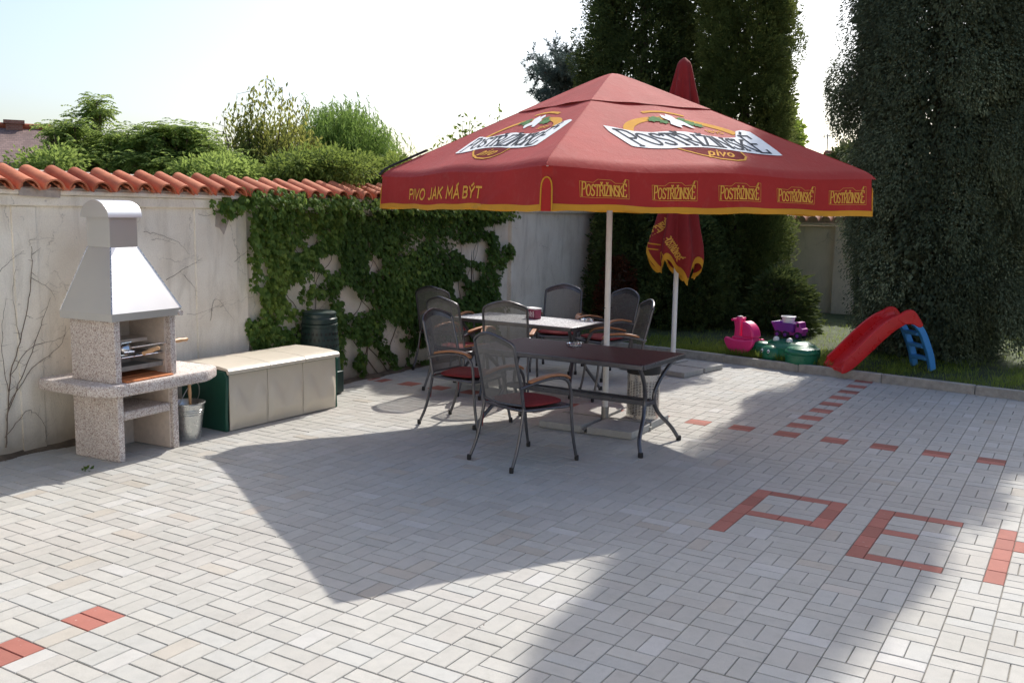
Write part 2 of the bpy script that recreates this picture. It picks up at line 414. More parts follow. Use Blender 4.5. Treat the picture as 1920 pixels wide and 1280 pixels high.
def leaf_mesh(name, P, D, L, W, tint, fold=.25, nrm=None):
    """one bent four-cornered leaf per point: P base, D direction, L length, W width"""
    n = len(P); D = unit(D)
    if nrm is None: nrm = rng.normal(size=(n, 3))
    side = unit(np.cross(D, nrm)); up = np.cross(side, D)
    L = np.broadcast_to(L, (n,))[:, None]; W = np.broadcast_to(W, (n,))[:, None]
    mid = P + D*L*.45
    V = np.empty((n, 4, 3)); V[:, 0] = P; V[:, 1] = mid + side*W*.5 + up*W*fold; V[:, 2] = P + D*L; V[:, 3] = mid - side*W*.5 + up*W*fold
    me = bpy.data.meshes.new(name)
    me.vertices.add(4*n); me.vertices.foreach_set('co', V.reshape(-1).astype(np.float32))
    me.loops.add(4*n); me.loops.foreach_set('vertex_index', np.arange(4*n, dtype=np.int32))
    me.polygons.add(n); me.polygons.foreach_set('loop_start', np.arange(0, 4*n, 4, dtype=np.int32))
    try: me.polygons.foreach_set('loop_total', np.full(n, 4, dtype=np.int32))
    except Exception: pass
    me.update(calc_edges=True); me.polygons.foreach_set('use_smooth', [False]*n)
    at = me.attributes.new('tint', 'FLOAT', 'POINT'); at.data.foreach_set('value', np.repeat(np.clip(tint, 0, 1), 4).astype(np.float32))
    return me

def wob(p, seed, s=1.0):
    r = np.random.default_rng(seed); o = 0
    for k in range(5):
        f = r.normal(size=3)*s*(1.6**k); o = o + np.sin(p @ f + r.uniform(0, 6.28))/(1.35**k)
    return o/3.0

def clump_leaves(C, rad, per, droop, Lr, Wr, out=None, squash=(1, 1, 1), spread=1.0, tint0=None, tvar=.16, shell=.55):
    """leaves filling small clumps at centres C; droop = preferred direction (3,), out = per-clump outward direction"""
    n = len(C); rad = np.broadcast_to(rad, (n,))
    idx = np.repeat(np.arange(n), per)
    d = unit(rng.normal(size=(len(idx), 3))); rr = rng.uniform(shell, 1, len(idx))**.8
    off = d*rr[:, None]*rad[idx][:, None]*np.array(squash)
    P = C[idx] + off
    D = d*spread + np.array(droop)
    if out is not None: D = D + out[idx]*.6
    L = rng.uniform(*Lr, len(idx)); W = rng.uniform(*Wr, len(idx))
    t0 = (rng.uniform(.25, .7, n) if tint0 is None else tint0)[idx]
    t = t0 + rng.normal(0, tvar, len(idx))
    Nn = d + rng.normal(0, .55, d.shape)
    if out is not None: Nn = Nn + out[idx]*.5
    return P, D, L, W, t, Nn

def cat_l(*a): return [np.concatenate(x) for x in zip(*a)]

def conifer(name, label, cat, loc, H, Rfun, mat, n_clump, per, rad, droop, Lr, Wr, seed, squash, keep=None, trunk_r=.12, group=None, zmin=.05, tvar=.09, inner=True, lobes=(), lean=0.0):
    root = empty(name, loc, 0, label, cat, group)
    z = zmin + (H-zmin)*rng.uniform(0, 1, n_clump)**1.08
    th = rng.uniform(0, 2*np.pi, n_clump)
    base = np.stack([np.cos(th), np.sin(th), z/H*2.2], -1)
    R = np.array([Rfun(a) for a in z/H])*(1 + .16*wob(base*1.6, seed, 1.4) + .17*wob(base*4.0, seed+9, 1.6))
    C = np.stack([R*np.cos(th), R*np.sin(th), z], -1)*1.0
    rf = rng.uniform(.80, 1.03, n_clump); C[:, :2] *= rf[:, None]
    out = np.stack([np.cos(th), np.sin(th), np.zeros(n_clump)], -1)
    t0 = np.clip(.42 + .26*wob(base*2.5, seed+5, 1.5) + rng.normal(0, .19, n_clump), .05, .95)
    rad_ = rng.uniform(rad*.7, rad*1.35, n_clump)
    g1 = clump_leaves(C, rad_, per, droop, Lr, Wr, out, squash, .8, t0, tvar, .72)
    parts = [g1]
    if inner:
        k = int(n_clump*1.2); z2 = zmin + (H*.94-zmin)*rng.uniform(0, 1, k); th2 = rng.uniform(0, 2*np.pi, k)
        R2 = np.array([Rfun(a) for a in z2/H])*rng.uniform(.45, .80, k)
        C2 = np.stack([R2*np.cos(th2), R2*np.sin(th2), z2], -1)
        out2 = np.stack([np.cos(th2), np.sin(th2), np.zeros(k)], -1)
        parts.append(clump_leaves(C2, np.full(k, rad*1.3), max(8, per//5), droop, (Lr[1]*1.3, Lr[1]*2.2), (Wr[1]*1.8, Wr[1]*2.8), out2*1.5, squash, .7, np.full(k, .35), .14))
    P, D, L, W, t, Nn = cat_l(*parts)
    for (lz, lth, l0, l1, nn) in lobes:                                 # side boughs that stick out of the outline
        k = rng.uniform(0, 1, nn); h = np.array([math.cos(lth), math.sin(lth), 0]); w_ = .20*(1-.5*k)
        Cb = h*(l0+(l1-l0)*k)[:, None] + np.stack([-h[1]*rng.normal(0, 1, nn)*w_, h[0]*rng.normal(0, 1, nn)*w_, lz + .18*np.sin(k*2.2) - .25*k*k + rng.normal(0, .18, nn)], -1)
        g = clump_leaves(Cb, rng.uniform(rad*.6, rad*.95, nn), per, droop, Lr, Wr, np.tile(h, (nn, 1)), squash, .8, rng.uniform(.25, .7, nn), tvar, .6)
        P, D, L, W, t, Nn = cat_l((P, D, L, W, t, Nn), g)
        if keep is None: pass
    P = P.copy(); P[:, 0] += lean*np.clip(P[:, 2]/H, 0, 1)**1.5
    if keep is not None:
        q = keep(P + np.array(loc)); P, D, L, W, t, Nn = P[q], D[q], L[q], W[q], t[q], Nn[q]
    link('crown', leaf_mesh('crown', P, D, L, W, t, .18, Nn), mat, root)
    mb = MB(); mb.tube([(0, 0, -.1), (.02+lean*.16, .01, H*.3), (-.02+lean*.52, .02, H*.65), (lean*.92, 0, H*.95)], [trunk_r, trunk_r*.8, trunk_r*.5, .015], 10)
    for k in range(26):
        zz = rng.uniform(.08, .9)*H; a = rng.uniform(0, 6.28); rr = Rfun(zz/H)*.8
        mb.tube([(0, 0, zz), (math.cos(a)*rr*.5, math.sin(a)*rr*.5, zz+.12), (math.cos(a)*rr, math.sin(a)*rr, zz+.1)], [.03, .02, .008], 5)
    mb.build('trunk', MT['bark'], root, smooth=60)
    return root

# ================================================================== SETTING
# ground far and wide
mb = MB(); mb.box((-150, -60, -.40), (150, 190, -.035)); o = mb.build('ground', MT['soil']); tag(o, kind='structure')

# grid of the paving (pitch measured on the photograph)
GX = np.array([-13.3, -4.4, -3.2, -2.0, -1.2, -.8, 0, 1.6, 6]); WX = np.array([-6.55, -4.51, -3.30, -2.04, -1.22, -.81, 0, 1.6, 6])
GY = np.array([-14, -9.5, -5.6, -2.7, -1.7, 0, 2.8, 5]); WY = np.array([-14, -9.5, -5.59, -2.79, -1.775, 0.03, 2.84, 5.05])
def kerb_y(x): return 3.276 - .163*(x+.0)          # front face line of the lawn kerb

def build_paving():
    rects = []                                      # x0,y0,x1,y1,red
    def blocked(x0, y0, x1, y1):
        for (a, b, c, d) in letter_boxes:
            if x0 < c-1e-6 and x1 > a+1e-6 and y0 < d-1e-6 and y1 > b+1e-6: return True
        return False
    letters = []
    yt = -1.7
    for (lx, kind) in ((.3, 'P'), (1.1, 'E'), (1.8, 'N')):
        for k in range(5): letters.append((lx, yt-.2*(k+1), lx+.1, yt-.2*k))
        x0 = lx+.1
        if kind == 'P':
            for j in (0, 1):
                letters.append((x0+.2*j, yt-.1, x0+.2*j+.2, yt)); letters.append((x0+.2*j, yt-.6, x0+.2*j+.2, yt-.5))
            for k in range(3): letters.append((x0+.4, yt-.2*(k+1), x0+.5, yt-.2*k))
        if kind == 'E':
            for j in (0, 1):
                letters.append((x0+.2*j, yt-.1, x0+.2*j+.2, yt)); letters.append((x0+.2*j, yt-1.0, x0+.2*j+.2, yt-.9))
            letters.append((x0, yt-.5, x0+.2, yt-.4))
        if kind == 'N':
            for k in range(3): letters.append((x0+.1*k, yt-.4-.2*k, x0+.1*k+.1, yt-.2-.2*k))
            for k in range(5): letters.append((x0+.3, yt-.2*(k+1), x0+.4, yt-.2*k))
    letter_boxes = [(.3, -2.7, .9, -1.7), (1.1, -2.7, 2.5, -1.7)]
    for l in letters: rects.append((*l, 1))
    # grey pavers that fill the letters
    def fill(x0, y0, x1, y1):
        nx = max(1, round((x1-x0)/.2)); ny = max(1, round((y1-y0)/.1)); i = 0
        for a in range(nx):
            y = y1
            while y > y0+1e-6:
                h = min(.2, y-y0); xa = x0+(x1-x0)*a/nx; xb = x0+(x1-x0)*(a+1)/nx
                if h > .15 and (i+a) % 2:
                    rects.append((xa, y-h, (xa+xb)/2, y, 0)); rects.append(((xa+xb)/2, y-h, xb, y, 0)); y -= h
                elif h > .15:
                    rects.append((xa, y-h/2, xb, y, 0)); rects.append((xa, y-h, xb, y-h/2, 0)); y -= h
                else:
                    rects.append((xa, y-h, xb, y, 0)); y -= h
                i += 1
    fill(.4, -2.2, .8, -1.8); fill(.4, -2.7, .9, -2.3)
    fill(1.2, -2.1, 1.6, -1.8); fill(1.4, -2.2, 1.6, -2.1); fill(1.2, -2.6, 1.4, -2.2); fill(1.4, -2.6, 1.6, -2.2)
    fill(1.6, -2.7, 1.8, -1.7); 
    for k in range(3):
        fill(1.9+.1*k, -1.9-.2*k, 2.0+.1*k, -1.7); fill(1.9+.1*k, -2.7, 2.0+.1*k, -2.1-.2*k)
    fill(2.3, -2.7, 2.5, -1.7)
    red_blocks = set()
    for k in range(-24, 30, 2): red_blocks.add((k, 0))
    for m in range(2, 18, 2): red_blocks.add((0, m))
    for m in range(-64, -26, 2): red_blocks.add((-8, m))
    for i in range(-25, 28):
        for j in range(-66, 22):
            x0, y0 = .2*i-.1, .2*j-.1
            if y0 > kerb_y(x0)+.05: continue
            red = 1 if (i, j) in red_blocks else 0
            if (i+j) % 2 == 0: cand = [(x0, y0, x0+.2, y0+.1), (x0, y0+.1, x0+.2, y0+.2)]
            else: cand = [(x0, y0, x0+.1, y0+.2), (x0+.1, y0, x0+.2, y0+.2)]
            for c in cand:
                if not blocked(*c): rects.append((*c, red))
    A = np.array(rects); n = len(A)
    x0 = np.interp(A[:, 0], GX, WX); x1 = np.interp(A[:, 2], GX, WX); y0 = np.interp(A[:, 1], GY, WY); y1 = np.interp(A[:, 3], GY, WY)
    g = .0013 + rng.uniform(0, .0009, n); ch = .0030
    x0 += g + rng.uniform(0, .0012, n); x1 -= g; y0 += g; y1 -= g + rng.uniform(0, .0012, n)
    zt = rng.normal(0, .0006, n); tx = rng.normal(0, .0022, n); ty = rng.normal(0, .0022, n)
    V = np.empty((n, 12, 3))
    cx, cy = (x0+x1)/2, (y0+y1)/2
    for lvl, (ins, dz) in enumerate(((ch, 0), (0, -ch), (0, -.03))):
        for k, (X, Y) in enumerate(((x0+ins, y0+ins), (x1-ins, y0+ins), (x1-ins, y1-ins), (x0+ins, y1-ins))):
            V[:, lvl*4+k, 0] = X; V[:, lvl*4+k, 1] = Y; V[:, lvl*4+k, 2] = zt + dz + tx*(X-cx) + ty*(Y-cy)
    F = [(0, 1, 2, 3)] + [(4*l+4+k, 4*l+4+(k+1) % 4, 4*l+(k+1) % 4, 4*l+k) for l in (0, 1) for k in range(4)]
    faces = (np.arange(n)[:, None, None]*12 + np.array(F)[None]).reshape(-1, 4)
    me = bpy.data.meshes.new('paving')
    me.vertices.add(12*n); me.vertices.foreach_set('co', V.reshape(-1).astype(np.float32))
    me.loops.add(faces.size); me.loops.foreach_set('vertex_index', faces.reshape(-1).astype(np.int32))
    me.polygons.add(len(faces)); me.polygons.foreach_set('loop_start', np.arange(0, faces.size, 4, dtype=np.int32))
    me.update(calc_edges=True)
    me.polygons.foreach_set('use_smooth', [False]*len(me.polygons))
    # each paver has its own batch colour
    P2 = np.stack([cx, cy, cx*0], -1)
    batch = wob(P2, 3, .55) + rng.normal(0, .35, n)
    base = np.where(batch[:, None] > .45, np.array([.436, .418, .384]), np.where(batch[:, None] < -.4, np.array([.448, .444, .418]), np.array([.442, .430, .396])))
    base = base*(1 + rng.normal(0, .030, n))[:, None]
    pale = rng.uniform(0, 1, n) > .97; base[pale] = np.array([.49, .48, .455])
    warm = rng.uniform(0, 1, n) > .97; base[warm] *= np.array([1.0, .95, .90])
    red = A[:, 4] > .5
    base[red] = np.array([.37, .140, .108])*(1 + rng.normal(0, .10, red.sum()))[:, None]
    col = np.ones((n, 12, 4)); col[:, :, :3] = base[:, None, :]
    at = me.color_attributes.new('tone', 'FLOAT_COLOR', 'POINT'); at.data.foreach_set('color', col.reshape(-1).astype(np.float32))
    o = link('paving', me, MT['paver']); tag(o, 'grey concrete block paving laid in a basket weave with red blocks and red letters', None, kind='structure')
    mb = MB(); mb.box((-5.2, -13.6, -.034), (5.6, 4.2, -.0105)); o = mb.build('paving_bed', MT['joint']); tag(o, kind='structure')
build_paving()

# lawn, kerb
def lawn_z(x, y): return .085 + .02*math.sin(1.7*x+.4)*math.sin(1.3*y) + max(0, min(.10, (y-4.2)*.05))
mb = MB()
mb.grid(lambda u, v: (-4.85+11*u, kerb_y(-4.85+11*u)+.06+v*(9.05-kerb_y(-4.85+11*u)-.06), lawn_z(-4.85+11*u, kerb_y(-4.85+11*u)+.06+v*(9.05-kerb_y(-4.85+11*u)-.06)) - (.03 if v == 0 else 0)), 60, 36)
o = mb.build('lawn', MT['lawn'], smooth=180); tag(o, kind='structure')
mb = MB()
ang = math.atan2(-.163, 1)
xk = -4.75
i = 0
while xk < 5.5:
    L = 1.0; T = Matrix.Translation((xk, kerb_y(xk), 0)) @ Matrix.Rotation(ang, 4, 'Z')
    mb.box((.003, 0, -.1), (L-.003, .075, .104+random.uniform(-.004, .004)), T=T); xk += L*math.cos(ang)
o = mb.build('kerb', MT['kerb'], bevel=.010); tag(o, 'grey concrete edging kerb between paving and lawn', None, kind='structure')

# grass
def grass_patch(n, xr, yr, hr, dens=None):
    x = rng.uniform(*xr, n); y = rng.uniform(*yr, n)
    k = (y > 3.276-.163*x+.085)
    if dens is not None: k &= rng.uniform(0, 1, n) < dens(x, y)
    x, y = x[k], y[k]; m_ = len(x)
    z = np.array([lawn_z(a, b) for a, b in zip(x, y)])-.004
    P = np.stack([x, y, z], -1); D = np.stack([rng.normal(0, .35, m_), rng.normal(0, .35, m_), np.ones(m_)], -1)
    pat = .45 + .3*wob(P, 21, 2.2)
    return P, D, rng.uniform(*hr, m_), rng.uniform(.004, .009, m_), pat + rng.normal(0, .18, m_)
dn = lambda x, y: np.clip(.55+.9*wob(np.stack([x, y, 0*x], -1), 33, 2.0), .06, 1)
G = cat_l(grass_patch(26000, (-3.2, 2.6), (2.8, 4.7), (.03, .10), dn), grass_patch(14000, (-4.6, 4.5), (2.4, 7.5), (.03, .09), dn),
          grass_patch(9000, (-2.6, -.4), (3.3, 3.95), (.04, .12), lambda x, y: np.clip(.75+.6*wob(np.stack([x, y, 0*x], -1), 44, 3.0), 0, 1)))
o = link('grass', leaf_mesh('grass', *G), MT['grass']); tag(o, 'short patchy grass along the kerb', 'grass', kind='stuff')

# ---------------------------------------------------------------- left garden wall
def WXf(y): return -4.72-.017*y
def wall_obj():
    root = empty('garden_wall', (-4.72, 0, 0), 0, 'long whitewashed garden wall with a coping of red clay barrel tiles', 'wall')
    rot = Matrix.Rotation(math.atan(.017), 4, 'Z')
    root.rotation_euler = (0, 0, math.atan(.017))
    # local frame: +x out of the wall, y along
    mb = MB()
    mb.box((-.34, -13.4, -.05), (0, -1.72, 1.93)); 
    mb.box((-.34, -1.72, -.05), (-.055, 3.22, 1.93)); mb.box((-.34, 3.22, -.05), (0, 4.1, 1.93)); mb.box((-.34, 4.1, -.05), (-.03, 9.4, 1.93))
    mb.build('wall', MT['plaster'], root, bevel=.006)
    mb = MB(); mb.box((-.2, -13.4, 1.86), (.035, 9.3, 1.945)); mb.box((-.2, -13.4, 1.9452), (.062, 9.3, 1.985))
    mb.build('moulding', MT['plaster'], root, bevel=.012)
    # pilaster strips
    for (a, b) in ((-2.35, -1.86), (-4.05, -3.86)):
        mb = MB(); mb.box((-.01, a, -.05), (.012, b, 1.858)); mb.build('pilaster', MT['plaster'], root, bevel=.005)
    # mortar wedge under the tiles
    mb = MB(); mb.add([(-.36, -13.3, 1.985), (.05, -13.3, 1.985), (.05, -13.3, 2.0), (-.30, -13.3, 2.14), (-.36, -13.3, 2.14),
                       (-.36, 9.2, 1.985), (.05, 9.2, 1.985), (.05, 9.2, 2.0), (-.30, 9.2, 2.14), (-.36, 9.2, 2.14)],
                      [(0,1,2,3,4), (9,8,7,6,5), (0,5,6,1), (1,6,7,2), (2,7,8,3), (3,8,9,4), (4,9,5,0)])
    mb.build('mortar', MT['mortar'], root)
    # barrel tiles as one roofed course (over tiles and pans)
    V, Fc, tn = [], [], []
    y = -13.2; k = 0
    while y < 9.1:
        tint = random.uniform(0, 1)
        for kind in (0, 1):
            yc = y + (.1025 if kind else 0) + random.uniform(-.006, .006); r0 = .088 if kind == 0 else .075
            x0, z0 = -.20, 2.105 + random.uniform(-.006, .006); x1, z1 = .135 + random.uniform(-.012, .012), 1.975 + random.uniform(-.005, .005)
            if kind: z0 -= .0; x1 -= .02; z1 += .018; z0 += .02
            n = 12; b = len(V)
            for (X, Z, rs) in ((x0, z0, .82), (x1, z1, 1.0)):
                for th in (r0, r0-.014):
                    for s in range(n+1):
                        a = math.pi*s/n
                        if kind == 0: V.append((X, yc+th*rs*math.cos(a), Z+th*rs*math.sin(a)*.95))
                        else: V.append((X, yc+th*rs*math.cos(a), Z+.0-th*rs*math.sin(a)*.55+.03))
            q = n+1
            for s in range(n):
                Fc += [(b+s, b+s+1, b+2*q+s+1, b+2*q+s), (b+q+s+1, b+q+s, b+3*q+s, b+3*q+s+1),
                       (b+2*q+s, b+2*q+s+1, b+3*q+s+1, b+3*q+s), (b+s+1, b+s, b+q+s, b+q+s+1)]
            tn += [tint*.9+random.uniform(0, .1)]*(4*q)
        y += .205; k += 1
    me = bpy.data.meshes.new('coping_tiles'); me.from_pydata(V, [], Fc); me.update()
    at = me.attributes.new('tint', 'FLOAT', 'POINT'); at.data.foreach_set('value', tn)
    link('coping_tiles', me, MT['tile'], root, smooth=50)
    # repaired patches
    for pl, nm in (([(405, 382), (432, 380), (431, 408), (420, 440), (412, 428), (404, 425)], 'plaster_patch'), ([(34, 351), (114, 358), (113, 371), (36, 366)], 'plaster_patch'), ([(146, 374), (178, 376), (176, 392), (164, 398)], 'plaster_patch')):
        offx = .066 if pl[0][1] < 360 else .0165
        pts = [wallpt(*q, off=offx) for q in pl]; inv = (Matrix.Translation((-4.72, 0, 0)) @ rot).inverted()
        loc = [inv @ Vector(q) for q in pts]; n = len(loc)
        mb = MB(); mb.add([(q.x, q.y, q.z) for q in loc] + [(q.x-.02, q.y, q.z) for q in loc], [tuple(range(n)), tuple(range(2*n-1, n-1, -1))] + [(i, n+i, n+(i+1) % n, (i+1) % n) for i in range(n)])
        mb.build(nm, MT['cement'], root)
    return root
wall = wall_obj()

# back wall
def back_wall():
    yb = 8.95; root = empty('boundary_wall', (0, yb, 0), R_(-3), 'plain beige rear boundary wall with pale barrel tiles behind the slide', 'wall')
    mb = MB(); mb.box((-5.2, 0, -.05), (-1.72, .3, 1.71)); mb.box((-1.72, -.07, -.05), (-1.35, .3, 1.71)); mb.box((-1.35, 0, -.05), (7, .3, 1.71))
    mb.build('wall', MT['plaster_far'], root, bevel=.006)
    mb = MB(); mb.box((-5.2, -.09, 1.715), (7, .25, 1.765)); mb.build('moulding', MT['plaster_far'], root, bevel=.01)
    V, Fc, tn = [], [], []; x = -5.1
    while x < 6.8:
        tint = random.uniform(0, 1); n = 10; b = len(V)
        for (Y, Z) in ((.22, 1.93), (-.17, 1.785)):
            for th in (.098, .084):
                for s in range(n+1):
                    a = math.pi*s/n; V.append((x+th*math.cos(a), Y, Z+th*math.sin(a)))
        q = n+1
        for s in range(n):
            Fc += [(b+s, b+s+1, b+2*q+s+1, b+2*q+s), (b+q+s+1, b+q+s, b+3*q+s, b+3*q+s+1), (b+2*q+s, b+2*q+s+1, b+3*q+s+1, b+3*q+s), (b+s+1, b+s, b+q+s, b+q+s+1)]
        tn += [tint]*(4*q); x += .215
    me = bpy.data.meshes.new('coping_tiles'); me.from_pydata(V, [], Fc); me.update()
    at = me.attributes.new('tint', 'FLOAT', 'POINT'); at.data.foreach_set('value', tn)
    link('coping_tiles', me, MT['tile_pale'], root, smooth=50)
    mb = MB(); mb.tube([(-1.30, -.05, -.02), (-1.30, -.05, 1.3), (-1.30, -.05, 1.76)], .03, 10); mb.build('downpipe', MT['rubber'], root, smooth=50)
    mb = MB(); mb.box((-5.2, -.02, 1.766), (7, .28, 1.88)); mb.build('mortar', MT['mortar'], root)
back_wall()

# ---------------------------------------------------------------- bare vine stems and ivy on the left wall
def vine(px_lines, label):
    mb = MB()
    for ln, r0 in px_lines:
        pts = [wallpt(*q, off=.018) for q in ln]; pts = spline(pts, 5)
        pts = [p+rng.normal(0, .004, 3)*np.array([.3, 1, 1]) for p in pts]
        n = len(pts); r0 = r0*.45; mb.tube(pts, [r0*(1-.7*i/(n-1)) for i in range(n)], 5)
        for k in range(2, n-1, 2):                                       # short twigs
            d = np.array([.2, rng.normal(0, 1), rng.normal(.3, .8)]); d /= np.linalg.norm(d)
            l = rng.uniform(.03, .10); mb.tube([pts[k], pts[k]+d*l*np.array([.1, 1, 1])], [r0*.35, r0*.12], 4)
    o = mb.build('bare_creeper', MT['stem'], None); tag(o, label, 'creeper', 'bare creepers on the garden wall'); return o
vine([([(12, 840), (14, 780), (20, 700), (38, 640), (55, 560), (60, 500), (58, 460)], .012),
      ([(14, 780), (35, 720), (60, 660), (80, 600), (95, 560)], .009), ([(16, 760), (60, 690), (110, 650), (124, 610)], .007),
      ([(18, 740), (8, 690), (4, 620), (12, 560)], .007), ([(20, 700), (60, 650), (100, 640), (122, 628)], .006),
      ([(38, 640), (30, 600), (24, 540), (30, 500)], .005), ([(10, 820), (40, 780), (62, 770), (84, 800), (86, 830)], .006),
      ([(60, 520), (90, 540), (104, 560)], .005), ([(0, 510), (25, 485), (45, 470)], .004), ([(55, 460), (60, 450), (100, 446)], .003)],
     'bare branching creeper stems on the whitewashed wall left of the barbecue')
vine([([(312, 525), (345, 505), (380, 484)], .006), ([(270, 435), (300, 440), (335, 455), (356, 478)], .005), ([(345, 515), (365, 540), (366, 560)], .004),
      ([(282, 450), (300, 448), (330, 458)], .004), ([(395, 600), (405, 560), (440, 600)], .004), ([(350, 590), (380, 585), (440, 560)], .003),
      ([(370, 402), (390, 404), (408, 398)], .004), ([(440, 490), (455, 478), (463, 470)], .004)],
     'thin bare creeper twigs on the wall between the chimney and the ivy')

def ivy():
    holes = [(587, 448, 18, 12), (617, 492, 20, 22), (585, 520, 24, 20), (556, 545, 22, 24), (600, 567, 24, 12), (650, 545, 14, 18), (672, 572, 26, 12),
             (483, 502, 16, 26), (884, 466, 26, 18), (889, 510, 14, 12), (862, 547, 11, 10), (702, 492, 12, 16), (729, 622, 18, 22), (655, 655, 12, 26), (752, 662, 16, 26),
             (538, 605, 14, 8), (560, 467, 8, 7), (940, 440, 12, 30), (948, 545, 14, 40), (915, 425, 12, 6), (478, 572, 8, 22), (470, 560, 6, 40), (800, 660, 22, 14), (690, 455, 6, 8), (905, 480, 10, 10), (860, 530, 10, 8)]
    n = 40000
    y = rng.uniform(-1.76, 3.3, n); z = rng.uniform(.02, 2.0, n)
    x = -4.72-.017*y-.055 + rng.uniform(.02, .10, n)
    P = np.stack([x, y, z], -1)
    d = P - CAM; dz = d @ _F; px = 960 + FPX*(d @ _R)/dz; py = 640 - FPX*(d @ _U)/dz
    keep = np.ones(n, bool)
    wv = wob(P*np.array([0, 1, 1]), 51, 5.5)
    wv2 = wob(P*np.array([0, 1, 1]), 53, 11.0)
    for (hx, hy, ax, ay) in holes:
        e = ((px-hx)/ax)**2 + ((py-hy)/ay)**2; keep &= np.sqrt(e)*(1 + .55*wv2) + .30*rng.normal(0, 1, n)*.5 > 1.12 + .35*wv
    left = 468 + 10*np.sin(py*.05) + 8*wv
    keep &= px > left; right = 952 + 9*np.sin(py*.07) + 8*wv - np.where(py > 560, (py-560)*.15, 0); keep &= px < right
    # thinner towards the ground on the right half
    low = (z < .38) & (px > 640); keep &= ~(low & (wv > -.15+z*1.2))
    keep &= ~((z < .12) & (rng.uniform(0, 1, n) < .6))
    keep &= rng.uniform(0, 1, n) < np.clip(.62 + .6*wob(P*np.array([0, 1, 1]), 57, 3.0), .12, 1)
    P = P[keep]; px, py = px[keep], py[keep]; n = len(P)
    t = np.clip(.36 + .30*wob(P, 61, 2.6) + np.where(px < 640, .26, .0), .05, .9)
    # dangling strands under the coping
    S = []
    for (sx, sy, l) in ((485, 372, .30), (497, 375, .34), (520, 372, .22), (470, 370, .3), (540, 378, .26), (560, 378, .12), (500, 372, .42), (640, 385, .3), (596, 380, .2), (470, 395, .75), (478, 470, .35), (430, 385, .1), (445, 378, .12), (670, 385, .25), (575, 500, .5), (560, 490, .45), (520, 380, .2), (610, 384, .2)):
        p0 = wallpt(sx, sy, off=.10); m_ = int(26*l/.3)
        k = rng.uniform(0, 1, m_); q = np.stack([p0[0]+.03*np.sin(k*5)+rng.normal(0, .012, m_), p0[1]+.05*k+rng.normal(0, .022, m_), p0[2]-k*l], -1); S.append(q)
    for (sx, sy) in ((430, 384), (445, 380), (460, 376), (415, 388), (480, 371)):
        p0 = wallpt(sx, sy, off=.06); S.append(p0 + rng.normal(0, 1, (34, 3))*np.array([.02, .06, .035]))
    for k in range(30):                                                   # growth over the tile ends
        p0 = wallpt(470+k*17+rng.uniform(-6, 6), 366+k*1.2, off=.12); S.append(p0 + rng.normal(0, 1, (30, 3))*np.array([.03, .06, .04]))
    S = np.concatenate(S); P = np.concatenate([P, S]); t = np.concatenate([t, np.full(len(S), .62)])
    n = len(P)
    # each leaf = three hanging leaflets
    Pn, Dn, Ln, Wn, tn, Nn = [], [], [], [], [], []
    base = np.stack([rng.uniform(.15, .6, n), rng.normal(0, .35, n), -rng.uniform(.5, 1.1, n)], -1)
    sz = rng.uniform(.035, .075, n); tl = t + rng.normal(0, .14, n)
    nr = np.stack([np.ones(n), rng.normal(0, .5, n), rng.normal(.55, .4, n)], -1)
    for a in (-.75, 0, .75):
        D = base.copy(); D[:, 1] += a*.9
        Pn.append(P); Dn.append(D); Ln.append(sz*(1 if a == 0 else .85)); Wn.append(sz*.55); tn.append(tl); Nn.append(nr)
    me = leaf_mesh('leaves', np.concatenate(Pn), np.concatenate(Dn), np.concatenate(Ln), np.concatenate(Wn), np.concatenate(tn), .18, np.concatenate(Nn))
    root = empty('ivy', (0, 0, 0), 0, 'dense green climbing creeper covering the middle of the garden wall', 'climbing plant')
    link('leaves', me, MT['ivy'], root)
    mb = MB()
    for k in range(14):
        y0 = rng.uniform(-1.6, 3.0); pts = [np.array([-4.72-.017*y0-.045, y0, .0])]
        while pts[-1][2] < 1.8 and len(pts) < 12: pts.append(pts[-1] + np.array([0, rng.normal(0, .12), rng.uniform(.12, .22)]))
        pts = spline(pts, 3); m_ = len(pts); mb.tube(pts, [.006*(1-.7*i/(m_-1)) for i in range(m_)], 5)
    mb.build('stem', MT['stem'], root)
ivy()

